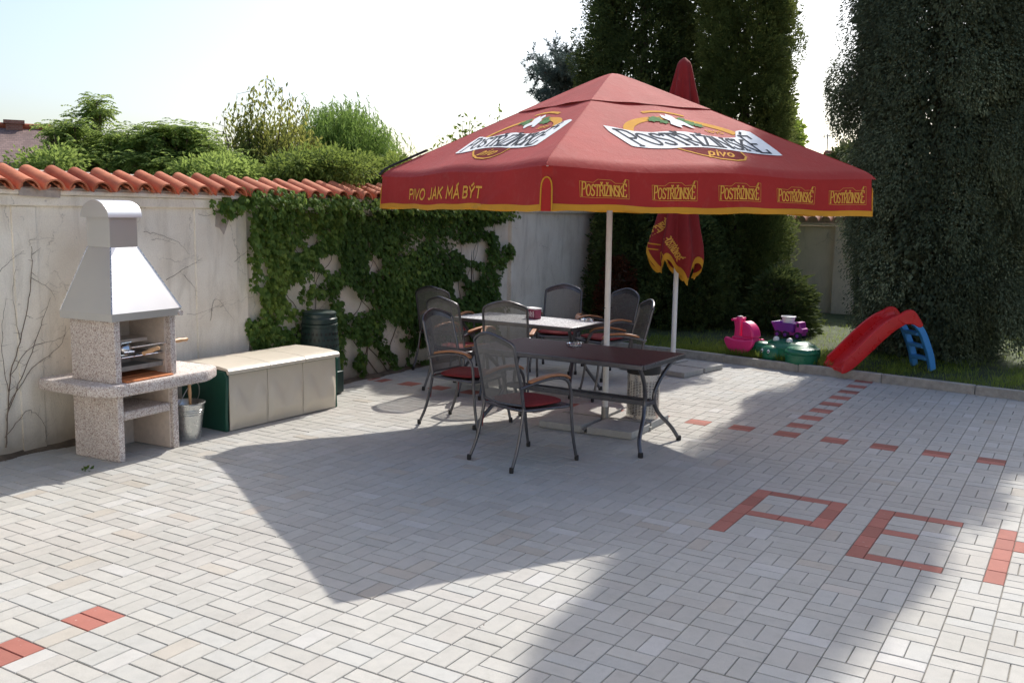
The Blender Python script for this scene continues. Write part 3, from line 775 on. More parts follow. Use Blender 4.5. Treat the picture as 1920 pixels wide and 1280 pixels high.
# ================================================================== LETTERING
GL = {
 'P': (.52, [[(0,0),(0,1)], [(0,1),(.33,1),(.48,.92),(.52,.75),(.48,.58),(.33,.48),(0,.48)]]),
 'O': (.62, [[(.31+.31*math.cos(a*math.pi/9), .5+.5*math.sin(a*math.pi/9)) for a in range(19)]]),
 'S': (.48, [[(.46,.84),(.38,.97),(.24,1),(.09,.96),(.02,.82),(.06,.65),(.24,.53),(.42,.40),(.48,.22),(.40,.05),(.24,0),(.08,.04),(0,.18)]]),
 'T': (.56, [[(0,1),(.56,1)], [(.28,1),(.28,0)]]),
 'R': (.54, [[(0,0),(0,1)], [(0,1),(.33,1),(.47,.92),(.50,.76),(.46,.6),(.33,.5),(0,.5)], [(.24,.5),(.54,0)]]),
 'I': (.06, [[(.03,0),(.03,1)]]),
 'Z': (.48, [[(.02,1),(.46,1),(0,0),(.48,0)]]),
 'N': (.50, [[(0,0),(0,1)], [(0,1),(.5,0)], [(.5,0),(.5,1)]]),
 'K': (.52, [[(0,0),(0,1)], [(.48,1),(0,.42)], [(.14,.58),(.52,0)]]),
 'E': (.47, [[(.45,1),(0,1),(0,0),(.47,0)], [(0,.52),(.36,.52)]]),
 'V': (.54, [[(0,1),(.27,0),(.54,1)]]),
 'J': (.34, [[(.32,1),(.32,.2),(.24,.04),(.10,0),(0,.08)]]),
 'A': (.56, [[(0,0),(.28,1),(.56,0)], [(.1,.34),(.46,.34)]]),
 'M': (.64, [[(0,0),(.05,1),(.32,.3),(.59,1),(.64,0)]]),
 'B': (.50, [[(0,0),(0,1)], [(0,1),(.30,1),(.43,.9),(.43,.64),(.30,.53),(0,.53)], [(.30,.53),(.46,.42),(.50,.25),(.44,.08),(.30,0),(0,0)]]),
 'Y': (.54, [[(0,1),(.27,.48),(.54,1)], [(.27,.48),(.27,0)]]),
 '1': (.2, [[(0,.8),(.15,1),(.15,0)]]),
 '8': (.44, [[(.22+.18*math.cos(a*math.pi/6+1.57), .76+.22*math.sin(a*math.pi/6+1.57)) for a in range(13)], [(.22+.22*math.cos(a*math.pi/6+1.57), .26+.27*math.sin(a*math.pi/6+1.57)) for a in range(13)]]),
 '9': (.42, [[(.21+.2*math.cos(a*math.pi/6), .72+.27*math.sin(a*math.pi/6)) for a in range(13)], [(.41,.72),(.38,.3),(.2,0)]]),
 '5': (.42, [[(.4,1),(.06,1),(.03,.56),(.22,.62),(.4,.5),(.42,.25),(.3,.04),(.14,0),(0,.1)]]),
 'p': (.40, [[(.05,.62),(0,-.28)], [(.04,.5),(.18,.64),(.36,.5),(.34,.15),(.18,0),(.02,.12)]]),
 'i': (.08, [[(.06,.62),(.03,0)], [(.07,.82),(.075,.88)]]),
 'v': (.36, [[(0,.62),(.14,0),(.36,.62)]]),
 'o': (.40, [[(.2+.2*math.cos(a*math.pi/6), .31+.31*math.sin(a*math.pi/6)) for a in range(13)]]),
}
CARON = [(-.13, 1.26), (0, 1.10), (.13, 1.26)]; ACUTE = [(-.06, 1.10), (.12, 1.32)]
ACC = {'Ř': ('R', CARON, .25), 'Ž': ('Z', CARON, .24), 'É': ('E', ACUTE, .22), 'Á': ('A', ACUTE, .28), 'Ý': ('Y', ACUTE, .27)}

def layout(text, gap=.16, serif=0.0, big=()):
    """strokes in em units; returns list of (glyph index, polyline) and the total width"""
    x = 0; out = []
    for gi, ch in enumerate(text):
        if ch == ' ': x += .36; continue
        base, acc, ax = ACC.get(ch, (ch, None, 0))
        wd, st = GL[base]
        for s in st: out.append((gi, [(x+a, b) for a, b in s]))
        if acc: out.append((gi, [(x+ax+a, b) for a, b in acc]))
        if serif and base in 'PTRINKE':
            feet = {'P': [(0,0)], 'T': [(.28,0)], 'R': [(0,0),(.54,0)], 'I': [(.03,0),(.03,1)], 'N': [(0,0),(.5,1)], 'K': [(0,0),(.52,0),(0,1),(.48,1)], 'E': []}[base]
            for fx, fy in feet: out.append((gi, [(x+fx-serif, fy), (x+fx+serif, fy)]))
            if base in 'PRKE': out.append((gi, [(x-serif, 1), (x, 1)]))
            if base == 'T': out += [(gi, [(x, 1), (x-.02, .82)]), (gi, [(x+.56, 1), (x+.58, .82)])]
            if base == 'E': out += [(gi, [(x+.45, 1), (x+.46, .84)]), (gi, [(x+.47, 0), (x+.50, .18)]), (gi, [(x-serif, 0), (x, 0)])]
        x += wd + gap
    return out, x-gap

def stroke(mb, pts, wd, fn, lift, seg=.06):
    """flat ribbon along a 2-D polyline, pushed through fn(x, y, lift) -> 3-D"""
    P = [np.array(p, float) for p in pts]
    Q = [P[0]]
    for a, b in zip(P[:-1], P[1:]):
        k = max(1, int(np.linalg.norm(b-a)/seg))
        for j in range(1, k+1): Q.append(a+(b-a)*j/k)
    n = len(Q); vs = []
    closed = np.linalg.norm(Q[0]-Q[-1]) < 1e-6
    for i in range(n):
        a = Q[i-1] if i > 0 else (Q[-2] if closed else Q[0]); b = Q[i+1] if i < n-1 else (Q[1] if closed else Q[-1])
        d1 = Q[i]-a; d2 = b-Q[i]
        l1, l2 = np.linalg.norm(d1), np.linalg.norm(d2)
        d1 = d1/l1 if l1 > 1e-9 else d2/max(l2, 1e-9); d2 = d2/l2 if l2 > 1e-9 else d1
        t = d1+d2; t /= np.linalg.norm(t)+1e-9; nn = np.array([-t[1], t[0]])
        c = max(.45, abs(nn @ np.array([-d1[1], d1[0]]))); nn = nn*wd/2/c
        q0 = Q[i].copy()
        if not closed and i == 0: q0 = q0 - d2*wd*.35
        if not closed and i == n-1: q0 = q0 + d1*wd*.35
        vs += [fn(*(q0+nn), lift), fn(*(q0-nn), lift)]
    mb.add(vs, [(2*i, 2*i+1, 2*i+3, 2*i+2) for i in range(n-1)])

def text_mesh(mb, text, xf, wd, fn, lift0, gap=.16, serif=0.0):
    st, W_ = layout(text, gap, serif)
    for k, (gi, pl) in enumerate(st):
        stroke(mb, [xf(x/W_, y, gi) for x, y in pl], wd, fn, lift0 + .00035*(k % 4))

# ================================================================== OPEN PARASOL
HU = 1.55; ZE = 2.20; ZP = 3.08
def canopy_z(x, y, h=HU):
    r = max(abs(x), abs(y))/h; r = max(r, 1e-6)
    u = (min(abs(x), abs(y))/h)/r
    rr = math.sqrt(r*r+.03**2)-.012
    sag = .022*r*math.sin(math.pi*u)**2 + .030*max(0, (r-.955)/.045)**2
    return ZE + (ZP-ZE)*(1-min(1, rr)) - sag + .010*math.sin(7*x+3*y)*math.sin(5*y)*r*(1-r)

def parasol_open():
    root = empty('parasol', (-1.53, -.47, 0), R_(59.5), 'open square red parasol with yellow hem and beer lettering over the tables', 'parasol')
    n = 80
    def pyramid(h, zf, nr, nu):
        mb = MB()
        rr_ = np.concatenate([np.linspace(.004, .93, nr), np.linspace(.945, 1, 8)])
        for k in range(4):
            ca, sa = round(math.cos(k*math.pi/2)), round(math.sin(k*math.pi/2))
            vs = []
            for r in rr_:
                for u in np.linspace(-1, 1, nu+1):
                    x, y = u*r*h, -r*h; x, y = ca*x-sa*y, sa*x+ca*y; vs.append((x, y, zf(x, y)))
            m = nu+1; mb.add(vs, [(i*m+j+1, i*m+j, (i+1)*m+j, (i+1)*m+j+1)[::-1] for i in range(len(rr_)-1) for j in range(nu)])
        return mb
    def weld(o):
        b = bmesh.new(); b.from_mesh(o.data); bmesh.ops.remove_doubles(b, verts=b.verts, dist=.0004); bmesh.ops.recalc_face_normals(b, faces=b.faces); b.to_mesh(o.data); b.free(); return o
    mb = pyramid(HU, canopy_z, 40, 64)
    canopy = mb.build('canopy', MT['red'], root, smooth=180); weld(canopy); canopy.data.set_sharp_from_angle(angle=R_(22))
    # vent cap
    hc = .60
    def capz(x, y):
        r = max(abs(x), abs(y))/hc; u = (min(abs(x), abs(y))/hc)/max(r, 1e-6)
        return canopy_z(x, y) + .007 + .012*r*r*math.sin(math.pi*u)**2*(1+.5*math.sin(9*x-4*y)) 
    mb = pyramid(hc, capz, 20, 32)
    vc = mb.build('vent_cap', MT['red'], root, smooth=180); weld(vc); vc.data.set_sharp_from_angle(angle=R_(30))
    # corner seams
    for sx in (-1, 1):
        for sy in (-1, 1):
            mb = MB(); mb.tube([(sx*t, sy*t, canopy_z(sx*t, sy*t)+.001) for t in np.linspace(.5, HU-.01, 16)], .0035, 6, flat=.5)
            mb.build('seam', MT['red'], canopy)
    # valance loop with clipped corners
    c = .055; loop = []
    for k in range(4):
        a = k*math.pi/2; Rm = Matrix.Rotation(a, 2)
        for t in np.linspace(-HU+c, HU-c, 49):
            q = Rm @ Vector((t, -HU)); loop.append((q.x, q.y, t, k))
    m_ = len(loop)
    def vpos(i, f, lift=0.0):
        x, y, t, k = loop[i % m_]; a = k*math.pi/2
        nx, ny = math.sin(a), -math.cos(a)
        e = canopy_z(max(-HU, min(HU, x)), max(-HU, min(HU, y)))
        u = abs(t)/HU; wv = .010*math.sin(t*5.2+k*1.3)+.006*math.sin(t*13+k)
        wv += .020*math.exp(-((t-(HU-.08-.95*f))/.06)**2)*(k in (3, 1)) - .012*math.exp(-((t-(HU-.20-.95*f))/.08)**2)*(k in (3, 1)) + .014*math.exp(-((t-(-HU+.10+.6*f))/.06)**2)*(k in (0, 2)) + .012*math.exp(-((t-.03-.10*f)/.05)**2)
        push = (.012 + wv)*f - .03*math.sin(math.pi*u)*f*.4 + lift
        low = ZE - .315 + .006*math.sin(t*4+k*2) + .004*math.sin(t*11+k)
        return (x+nx*push, y+ny*push, e*(1-f)+low*f)
    def band(f0, f1, nf, lift):
        mb = MB(); vs = []; 
        for i in range(m_):
            for j in range(nf+1): vs.append(vpos(i, f0+(f1-f0)*j/nf, lift))
        q = lambda i, j: (i % m_)*(nf+1)+j
        mb.add(vs, [(q(i, j), q(i, j+1), q(i+1, j+1), q(i+1, j)) for i in range(m_) for j in range(nf)]); return mb
    val = band(0, .865, 8, 0).build('valance', MT['red'], root, smooth=40)
    band(.85, 1.0, 2, .003).build('hem', MT['hem'], val, smooth=40)
    # arched corner slit patches, brighter red for the lit cloth behind, with yellow piping
    for k in range(4):
        a = k*math.pi/2 - math.pi/4; d = Vector((math.cos(a), math.sin(a), 0)); tt = Vector((-math.sin(a), math.cos(a), 0))
        base = d*(HU*math.sqrt(2)-c/math.sqrt(2)+.020)
        zb = ZE-.318
        arch = [(-.040, 0), (-.038, .15)] + [(.036*math.cos(q), .165+.060*math.sin(q)) for q in np.linspace(math.pi, 0, 11)] + [(.038, .15), (.040, 0)]
        mb = MB(); pts = [base + tt*x + Vector((0, 0, zb+z)) - d*.010*(z/.22) for x, z in arch]
        nA = len(pts); back = [p - d*.006 for p in pts]
        mb.add([tuple(p) for p in pts+back], [tuple(range(nA)), tuple(range(2*nA-1, nA-1, -1))] + [(i, i+nA, (i+1) % nA+nA, (i+1) % nA) for i in range(nA)])
        mb.build('corner_slit', MT['redpatch'], val)
        mb = MB(); mb.tube([p + d*.002 for p in pts], .0055, 6); mb.build('corner_piping', MT['hem'], val)
    # --- printing
    def face_fn(k):
        a = k*math.pi/2; ca, sa = math.cos(a), math.sin(a)
        def fn(x, up, lift):
            r = 1-up/1.808; y = -HU*r; z = canopy_z(ca*x-sa*y, sa*x+ca*y) if False else canopy_z(x, y)
            y -= lift*.5; z += lift*.86
            return (ca*x-sa*y, sa*x+ca*y, z)
        return fn
    def val_fn(k):
        a = k*math.pi/2; ca, sa = math.cos(a), math.sin(a)
        def fn(x, z, lift):
            i = k*49 + (x+HU-c)/(2*HU-2*c)*48; i0 = int(max(k*49, min(k*49+47, math.floor(i)))); fr = i-i0
            e = ZE
            f = (ZE-z)/.315
            A = np.array(vpos(i0, f, lift)); B = np.array(vpos(i0+1, f, lift)); p = A*(1-fr)+B*fr
            return tuple(p)
        return fn
    def logo(k, x0):
        fn0 = face_fn(k); fn = lambda x, y, l: fn0(x+x0, y, l)
        # gold ring, drawn as an open band that thins to the left
        mb = MB(); cx, cy, ax, ay = .02, .56, .56, .30
        an = np.linspace(R_(20), R_(176), 40); vs = []
        for i, a in enumerate(an):
            tck = .022+.022*abs(math.cos(a))
            for s in (-1, 1): vs.append(fn(cx+(ax+s*tck)*math.cos(a), cy+(ay+s*tck)*math.sin(a), .0030))
        mb.add(vs, [(2*i, 2*i+1, 2*i+3, 2*i+2) for i in range(len(an)-1)]); mb.build('logo_ring', MT['print_gold'], canopy)
        # maroon shield field below the band and its gold edge
        pl = [(-.30, .36), (-.22, .29), (-.10, .22), (.05, .165), (.20, .155), (.29, .18), (.345, .24), (.36, .36)]
        mb = MB(); top = [(x, .365) for x, y in pl]; vs = []
        for (x, y) in pl:
            for j in range(4): vs.append(fn(x, y+(.365-y)*j/3, .0024))
        mb.add(vs, [(4*i+j, 4*i+4+j, 4*i+5+j, 4*i+1+j) for i in range(len(pl)-1) for j in range(3)]); mb.build('logo_field', MT['print_maroon'], canopy)
        mb = MB(); stroke(mb, pl, .018, fn, .0036, .04); mb.build('logo_edge', MT['print_gold'], canopy)
        mb = MB(); text_mesh(mb, 'pivo', lambda u, v, g: (-.03+.24*u+.05*v, .215+.105*v), .017, fn, .0040); mb.build('logo_word', MT['print_gold'], canopy)
        # white banner behind the name
        tx = [-.74, -.66, -.5, -.34, -.18, 0, .18, .36, .50, .58, .66, .74, .78]
        tt_ = [.655, .645, .60, .585, .605, .615, .585, .575, .60, .715, .735, .70, .40]; bb = [.560, .335, .315, .315, .335, .345, .345, .330, .322, .318, .315, .312, .318]
        xs_ = np.linspace(tx[0], tx[-1], 61); tt_ = np.interp(xs_, tx, tt_); bb = np.interp(xs_, tx, bb); tx = xs_
        mb = MB(); vs = []
        for x, t, b in zip(tx, tt_, bb):
            for j in range(9): vs.append(fn(x, b+(t-b)*j/8, .0048))
        mb.add(vs, [(9*i+j, 9*i+9+j, 9*i+10+j, 9*i+1+j) for i in range(len(tx)-1) for j in range(8)]); mb.build('logo_banner', MT['print_white'], canopy)
        def xf(u, v, g):
            x = -.615+1.290*u
            if g == 0: y0, h = .350, .255
            elif g == 11: y0, h = .345, .285
            else:
                y0 = .372 + .006*math.cos(x*4); h = .185
            return (x - .10*(v-.5)*(1 if x < 0 else -.0) - (.03*(v) if x > .4 else 0), y0+h*min(v, 1.22))
        mb = MB(); text_mesh(mb, 'POSTŘIŽINSKÉ', xf, .023, fn, .0068, .17, .08); mb.build('logo_name', MT['print_black'], canopy)
        # emblem: white animal between green hops, gold ribbon and year
        body = [(-.06, .74), (-.03, .80), (-.075, .86), (-.06, .915), (-.02, .885), (.0, .93), (.05, .90), (.055, .85), (.10, .82), (.13, .76), (.16, .70), (.11, .705), (.07, .745), (.03, .725), (.02, .68), (-.02, .70)]
        mb = MB(); cc = (.03, .80); vs = [fn(*cc, .0082)] + [fn(x, y, .0082) for x, y in body]; nb = len(body)
        mb.add(vs, [(0, 1+i, 1+(i+1) % nb) for i in range(nb)]); mb.build('logo_animal', MT['print_white'], canopy)
        for qh, (hx, hy, s) in enumerate(((-.15, .83, 1), (-.10, .78, .8), (.17, .80, 1), (.24, .775, .8), (-.20, .80, .7), (.12, .86, .7))):
            mb = MB(); lf = [(0, .05), (.035, .03), (.06, .035), (.05, 0), (.065, -.03), (.025, -.025), (0, -.05), (-.03, -.025), (-.065, -.03), (-.05, 0), (-.06, .03), (-.03, .03)]
            lift = .0056 + .0003*qh; vs = [fn(hx, hy, lift)] + [fn(hx+x*s, hy+y*s, lift) for x, y in lf]
            mb.add(vs, [(0, 1+i, 1+(i+1) % 12) for i in range(12)])
            mb.build('logo_hop', MT['print_green'], canopy)
        mb = MB(); stroke(mb, [(-.20, .955), (-.12, .975), (0, .985), (.12, .965), (.19, .945)], .032, fn, .0036, .05); mb.build('logo_ribbon', MT['print_gold'], canopy)
        mb = MB(); text_mesh(mb, '1895', lambda u, v, g: (.25+.17*u, .655+.045*v), .009, fn, .0040); mb.build('logo_year', MT['print_gold'], canopy)
    logo(0, 0.0); logo(3, .16); logo(1, 0.0); logo(2, 0.0)
    for k in (0, 2):
        fn = val_fn(k)
        for xc in (-1.09, -.485, .115, .68, 1.23):
            mb = MB(); text_mesh(mb, 'POSTŘIŽINSKÉ', lambda u, v, g: (xc-.18+.36*u, ZE-.200+(.082 if 0 < g < 11 else .10)*v), .0098, fn, .005, .15, .07)
            zt, zb = ZE-.083, ZE-.216
            stroke(mb, [(xc-0.203, zt-.012), (xc-0.090, zt-.018), (xc-0.054, zt+.008), (xc+0.054, zt+.008), (xc+0.090, zt-.016), (xc+0.149, zt-.012), (xc+0.171, zt+.022), (xc+0.200, zt+.018), (xc+0.203, zb), (xc-0.090, zb), (xc-0.194, zb+.006), (xc-0.203, zt-.012)], .0028, fn, .0048)
            mb.build('valance_name', MT['print_gold'], val)
    for k in (3, 1):
        fn = val_fn(k)
        mb = MB(); text_mesh(mb, 'PIVO JAK MÁ BÝT', lambda u, v, g: (-.83+1.42*u+.02*v, ZE-.218+.092*v), .019, fn, .005, .17)
        mb.build('slogan_lettering', MT['print_gold'], val)
    # black rope along the left-hand hip
    mb = MB(); mb.tube([(-HU*t-.01, HU*t+.01, canopy_z(-HU*t, HU*t)+.02) for t in np.linspace(.78, 1.0, 8)], .012, 6); mb.build('hip_strap', MT['black_plastic'], root)
    # pole, hub and ribs
    Rm = Matrix.Rotation(-R_(59.5), 4, 'Z')
    b0 = Rm @ Vector((.055, -.075, .04)); mb = MB(); mb.tube([tuple(b0), (0, 0, 2.95)], .026, 20); mb.build('pole', MT['white_metal'], root, smooth=40)
    mb = MB(); p = b0.lerp(Vector((0, 0, 2.95)), .345); mb.tube([tuple(p-Vector((.05, 0, 0))), tuple(p+Vector((.05, 0, 0)))], .005, 6); mb.build('stop_pin', MT['black_plastic'], root)
    mb = MB(); mb.lathe([(.03, 2.55), (.06, 2.56), (.06, 2.62), (.03, 2.63)], 20, cap0=True, cap1=True); mb.build('runner', MT['white_metal'], root, smooth=40)
    mb = MB(); mb.lathe([(.03, 2.93), (.06, 2.94), (.06, 2.97), (.03, 2.98)], 20, cap0=True, cap1=True); mb.build('hub', MT['white_metal'], root, smooth=40)
    for k in range(8):
        a = k*math.pi/4; L = HU*(math.sqrt(2) if k % 2 else 1)*.985; dx, dy = math.cos(a), math.sin(a)
        mb = MB(); mb.tube([(dx*.06, dy*.06, 2.95), (dx*L, dy*L, canopy_z(dx*L*.999, dy*L*.999)-.025)], .012, 6)
        mb.tube([(dx*.05, dy*.05, 2.59), (dx*L*.5, dy*L*.5, canopy_z(dx*L*.5, dy*L*.5)-.04)], .009, 6); mb.build('rib', MT['white_metal'], root)
    mb = MB()
    cb = Rm @ Vector((.055, -.075, 0))
    for a in (0, math.pi/2):
        d = Rm @ Vector((math.cos(a), math.sin(a), 0)); s = Vector((-d.y, d.x, 0))
        q = [cb - d*.45 - s*.02, cb + d*.45 - s*.02, cb + d*.45 + s*.02, cb - d*.45 + s*.02]
        z0, z1 = (.008, .034) if a == 0 else (.0085, .0345)
        mb.add([(v.x, v.y, z0) for v in q] + [(v.x, v.y, z1) for v in q], [(0,3,2,1),(4,5,6,7),(0,1,5,4),(1,2,6,5),(2,3,7,6),(3,0,4,7)])
    mb.build('cross_base', MT['galv'], root)
    mb = MB(); mb.lathe([(.034, .034), (.034, .16)], 20, c=(cb.x, cb.y, 0), cap1=True); mb.build('socket', MT['galv'], root, smooth=40)
parasol_open()

def slabs(cx, cy, rz, group, labels, s=.415, gap=.05):
    for k, (sx, sy) in enumerate(((-1, -1), (1, -1), (-1, 1), (1, 1))):
        h = gap/2+s/2; a = rz; x = cx + math.cos(a)*sx*h - math.sin(a)*sy*h; y = cy + math.sin(a)*sx*h + math.cos(a)*sy*h
        mb = MB(); mb.box((-s/2, -s/2, 0), (s/2, s/2, .062)); o = mb.build('concrete_slab', MT['slab'], bevel=.006)
        o.location = (x, y, .002); o.rotation_euler = (0, 0, rz + random.uniform(-.02, .02)); tag(o, labels[k], 'slab', group)
slabs(-1.475, -.545, R_(2), 'concrete slabs weighing down the open parasol',
      ['grey concrete slab left of the open parasol pole, nearer the front chair', 'grey concrete slab at the front right foot of the open parasol, under the table end',
       'grey concrete slab behind the open parasol pole, between the two tables', 'grey concrete slab under the steel litter bin'])

# ================================================================== FOLDED PARASOL
def parasol_closed():
    X0, Y0 = -2.165, 2.784
    root = empty('folded_parasol', (X0, Y0, 0), 0, 'folded red parasol with yellow hem on a white pole by the lawn', 'parasol')
    zs = np.array([3.70, 3.67, 3.62, 3.50, 3.2, 2.6, 2.1, 1.9, 1.7, 1.5, 1.35, 1.2, 1.08]); rs = np.array([.012, .055, .085, .11, .165, .195, .20, .205, .235, .275, .285, .26, .21])
    fwd = np.array([_R[0], _R[1]]); fwd = fwd/np.linalg.norm(fwd)            # screen-right direction gives the leftward flap
    ang_l = math.atan2(-fwd[1], -fwd[0])
    def bottom(th):
        d = math.cos(th-ang_l)
        return 1.16 + .22*max(0, d)**1.5 + .10*math.cos(5*th+.6) + .05*math.cos(9*th+2)
    def surf(th, f, lift=0):
        zb = bottom(th); z = 3.70-(3.70-zb)*f
        r = float(np.interp(-z, -zs, rs)); low = max(0, min(1, (2.0-z)/.6))
        pl = math.cos(8*th+.5*math.sin(3*th)+2.0*(1-f)*.4); amp = .22*min(1, (3.66-z)*2.2)*(1-.2*low)
        r = r*(1+amp*pl) + low*(.06*max(0, math.cos(th-ang_l))**2 + .02*math.cos(3*th+1)) + lift
        return (r*math.cos(th), r*math.sin(th), z)
    nu, nv = 128, 60
    mb = MB(); vs = [surf(2*math.pi*i/nu, j/nv*.975) for i in range(nu) for j in range(nv+1)]
    q = lambda i, j: (i % nu)*(nv+1)+j
    mb.add(vs, [(q(i, j), q(i, j+1), q(i+1, j+1), q(i+1, j)) for i in range(nu) for j in range(nv)])
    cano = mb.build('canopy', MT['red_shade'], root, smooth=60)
    mb = MB(); nv2 = 3; vs = [surf(2*math.pi*i/nu, .968+j/nv2*.032, .003) for i in range(nu) for j in range(nv2+1)]
    q = lambda i, j: (i % nu)*(nv2+1)+j
    mb.add(vs, [(q(i, j), q(i, j+1), q(i+1, j+1), q(i+1, j)) for i in range(nu) for j in range(nv2)]); mb.build('hem', MT['hem'], cano, smooth=60)
    camdir = math.atan2(CAM[1]-Y0, CAM[0]-X0)
    def onfold(th0, z0, rot):
        def fn(x, y, lift):
            a = x*math.cos(rot)-y*math.sin(rot); b = x*math.sin(rot)+y*math.cos(rot)
            th = th0 + a/.27; zb = bottom(th); return surf(th, (3.70-(z0+b))/(3.70-zb), lift)
        return fn
    for (th0, z0, rot) in ((camdir-.95, 1.66, .9), (camdir-.25, 1.45, -1.05)):
        mb = MB(); text_mesh(mb, 'POSTŘIŽINSKÉ', lambda u, v, g: (-.15+.30*u, .07*v), .011, onfold(th0, z0, rot), .007); mb.build('valance_name', MT['print_gold'], cano)
    for (th0, z0, rot) in ((camdir-.85, 1.48, 1.35), (camdir-.45, 1.30, .5)):
        mb = MB(); stroke(mb, [(-.03, 0), (-.03, .10), (-.015, .14), (.015, .14), (.03, .10), (.03, 0)], .014, onfold(th0, z0, rot), .008, .02); mb.build('corner_piping', MT['hem'], cano)
    mb = MB(); mb.tube([(0, 0, .03), (0, 0, 3.6)], .030, 20); mb.build('pole', MT['white_metal'], root, smooth=40)
    mb = MB(); mb.box((-.45, -.02, .006), (.45, .02, .034)); mb.box((-.02, -.45, .0065), (.02, .45, .0345)); mb.build('cross_base', MT['galv'], root)
    mb = MB(); mb.lathe([(.037, .034), (.037, .13)], 20, cap1=True); mb.build('socket', MT['galv'], root, smooth=40)
    for k in range(8):
        a = k*math.pi/4; mb = MB(); mb.tube([(.03*math.cos(a), .03*math.sin(a), 3.5), (.06*math.cos(a), .06*math.sin(a), 1.35)], .009, 6); mb.build('rib', MT['white_metal'], root)
parasol_closed()
slabs(-2.15, 2.70, R_(-9), 'concrete slabs weighing down the folded parasol',
      ['pale concrete slab at the folded parasol, on its near left', 'pale concrete slab at the folded parasol, on its near right with a sunlit corner',
       'pale concrete slab behind the folded parasol on its left side', 'pale concrete slab behind the folded parasol beside the kerb'], .43, .05)

# ================================================================== TABLES
def table(L, W, loc, rz, top, label):
    t = empty('garden_table', (*loc, 0), rz, label, 'table', 'rectangular garden tables')
    hx, hy = L/2, W/2
    mb = MB(); mb.box((-hx+.012, -hy+.012, .712), (hx-.012, hy-.012, .730)); mb.build('tabletop', top, t, bevel=.003)
    mb = MB()
    for s in (-1, 1):
        mb.box((-hx, s*hy-.012, .690), (hx, s*hy+.012, .7285)); mb.box((s*hx-.012, -hy+.0121, .690), (s*hx+.012, hy-.0121, .7285))
    mb.build('rim', MT['chair_metal'], t, bevel=.005)
    for sx in (-1, 1):
        for sy in (-1, 1):
            p = [(sx*(hx-.01), sy*(hy-.035), .012), (sx*(hx-.055), sy*(hy-.10), .12), (sx*(hx-.10), sy*.150, .25), (sx*(hx-.12), sy*.085, .36), (sx*(hx-.115), sy*.10, .46), (sx*(hx-.09), sy*.19, .58), (sx*(hx-.06), sy*(hy-.07), .695)]
            mb = MB(); mb.tube(spline(p, 5), .0165, 10); lg = mb.build('leg', MT['chair_metal'], t, smooth=60)
            mb = MB(); d = Vector(p[0]); mb.lathe([(.020, -.012), (.022, 0), (.020, .028)], 12, c=tuple(d), cap0=True, cap1=True); mb.build('rubber_foot', MT['rubber'], lg, smooth=50)
        mb = MB(); mb.box((sx*(hx-.12)-.015, -.075, .342), (sx*(hx-.12)+.015, .075, .378)); mb.build('crosspiece', MT['chair_metal'], t, bevel=.004)
    for s in (-1, 1):
        mb = MB(); mb.box((-hx+.1351, s*.055-.012, .345), (hx-.1351, s*.055+.012, .385)); mb.build('stretcher', MT['chair_metal'], t, bevel=.004)
    return t
table(1.60, .80, (-1.50, -1.07), R_(-2.0), MT['brown_top'], 'garden table with a dark brown top and grey metal frame, nearest to the camera')
table(1.50, .70, (-3.0, .66), R_(-3.0), MT['pale_top'], 'garden table with a pale glossy top standing behind the brown one')

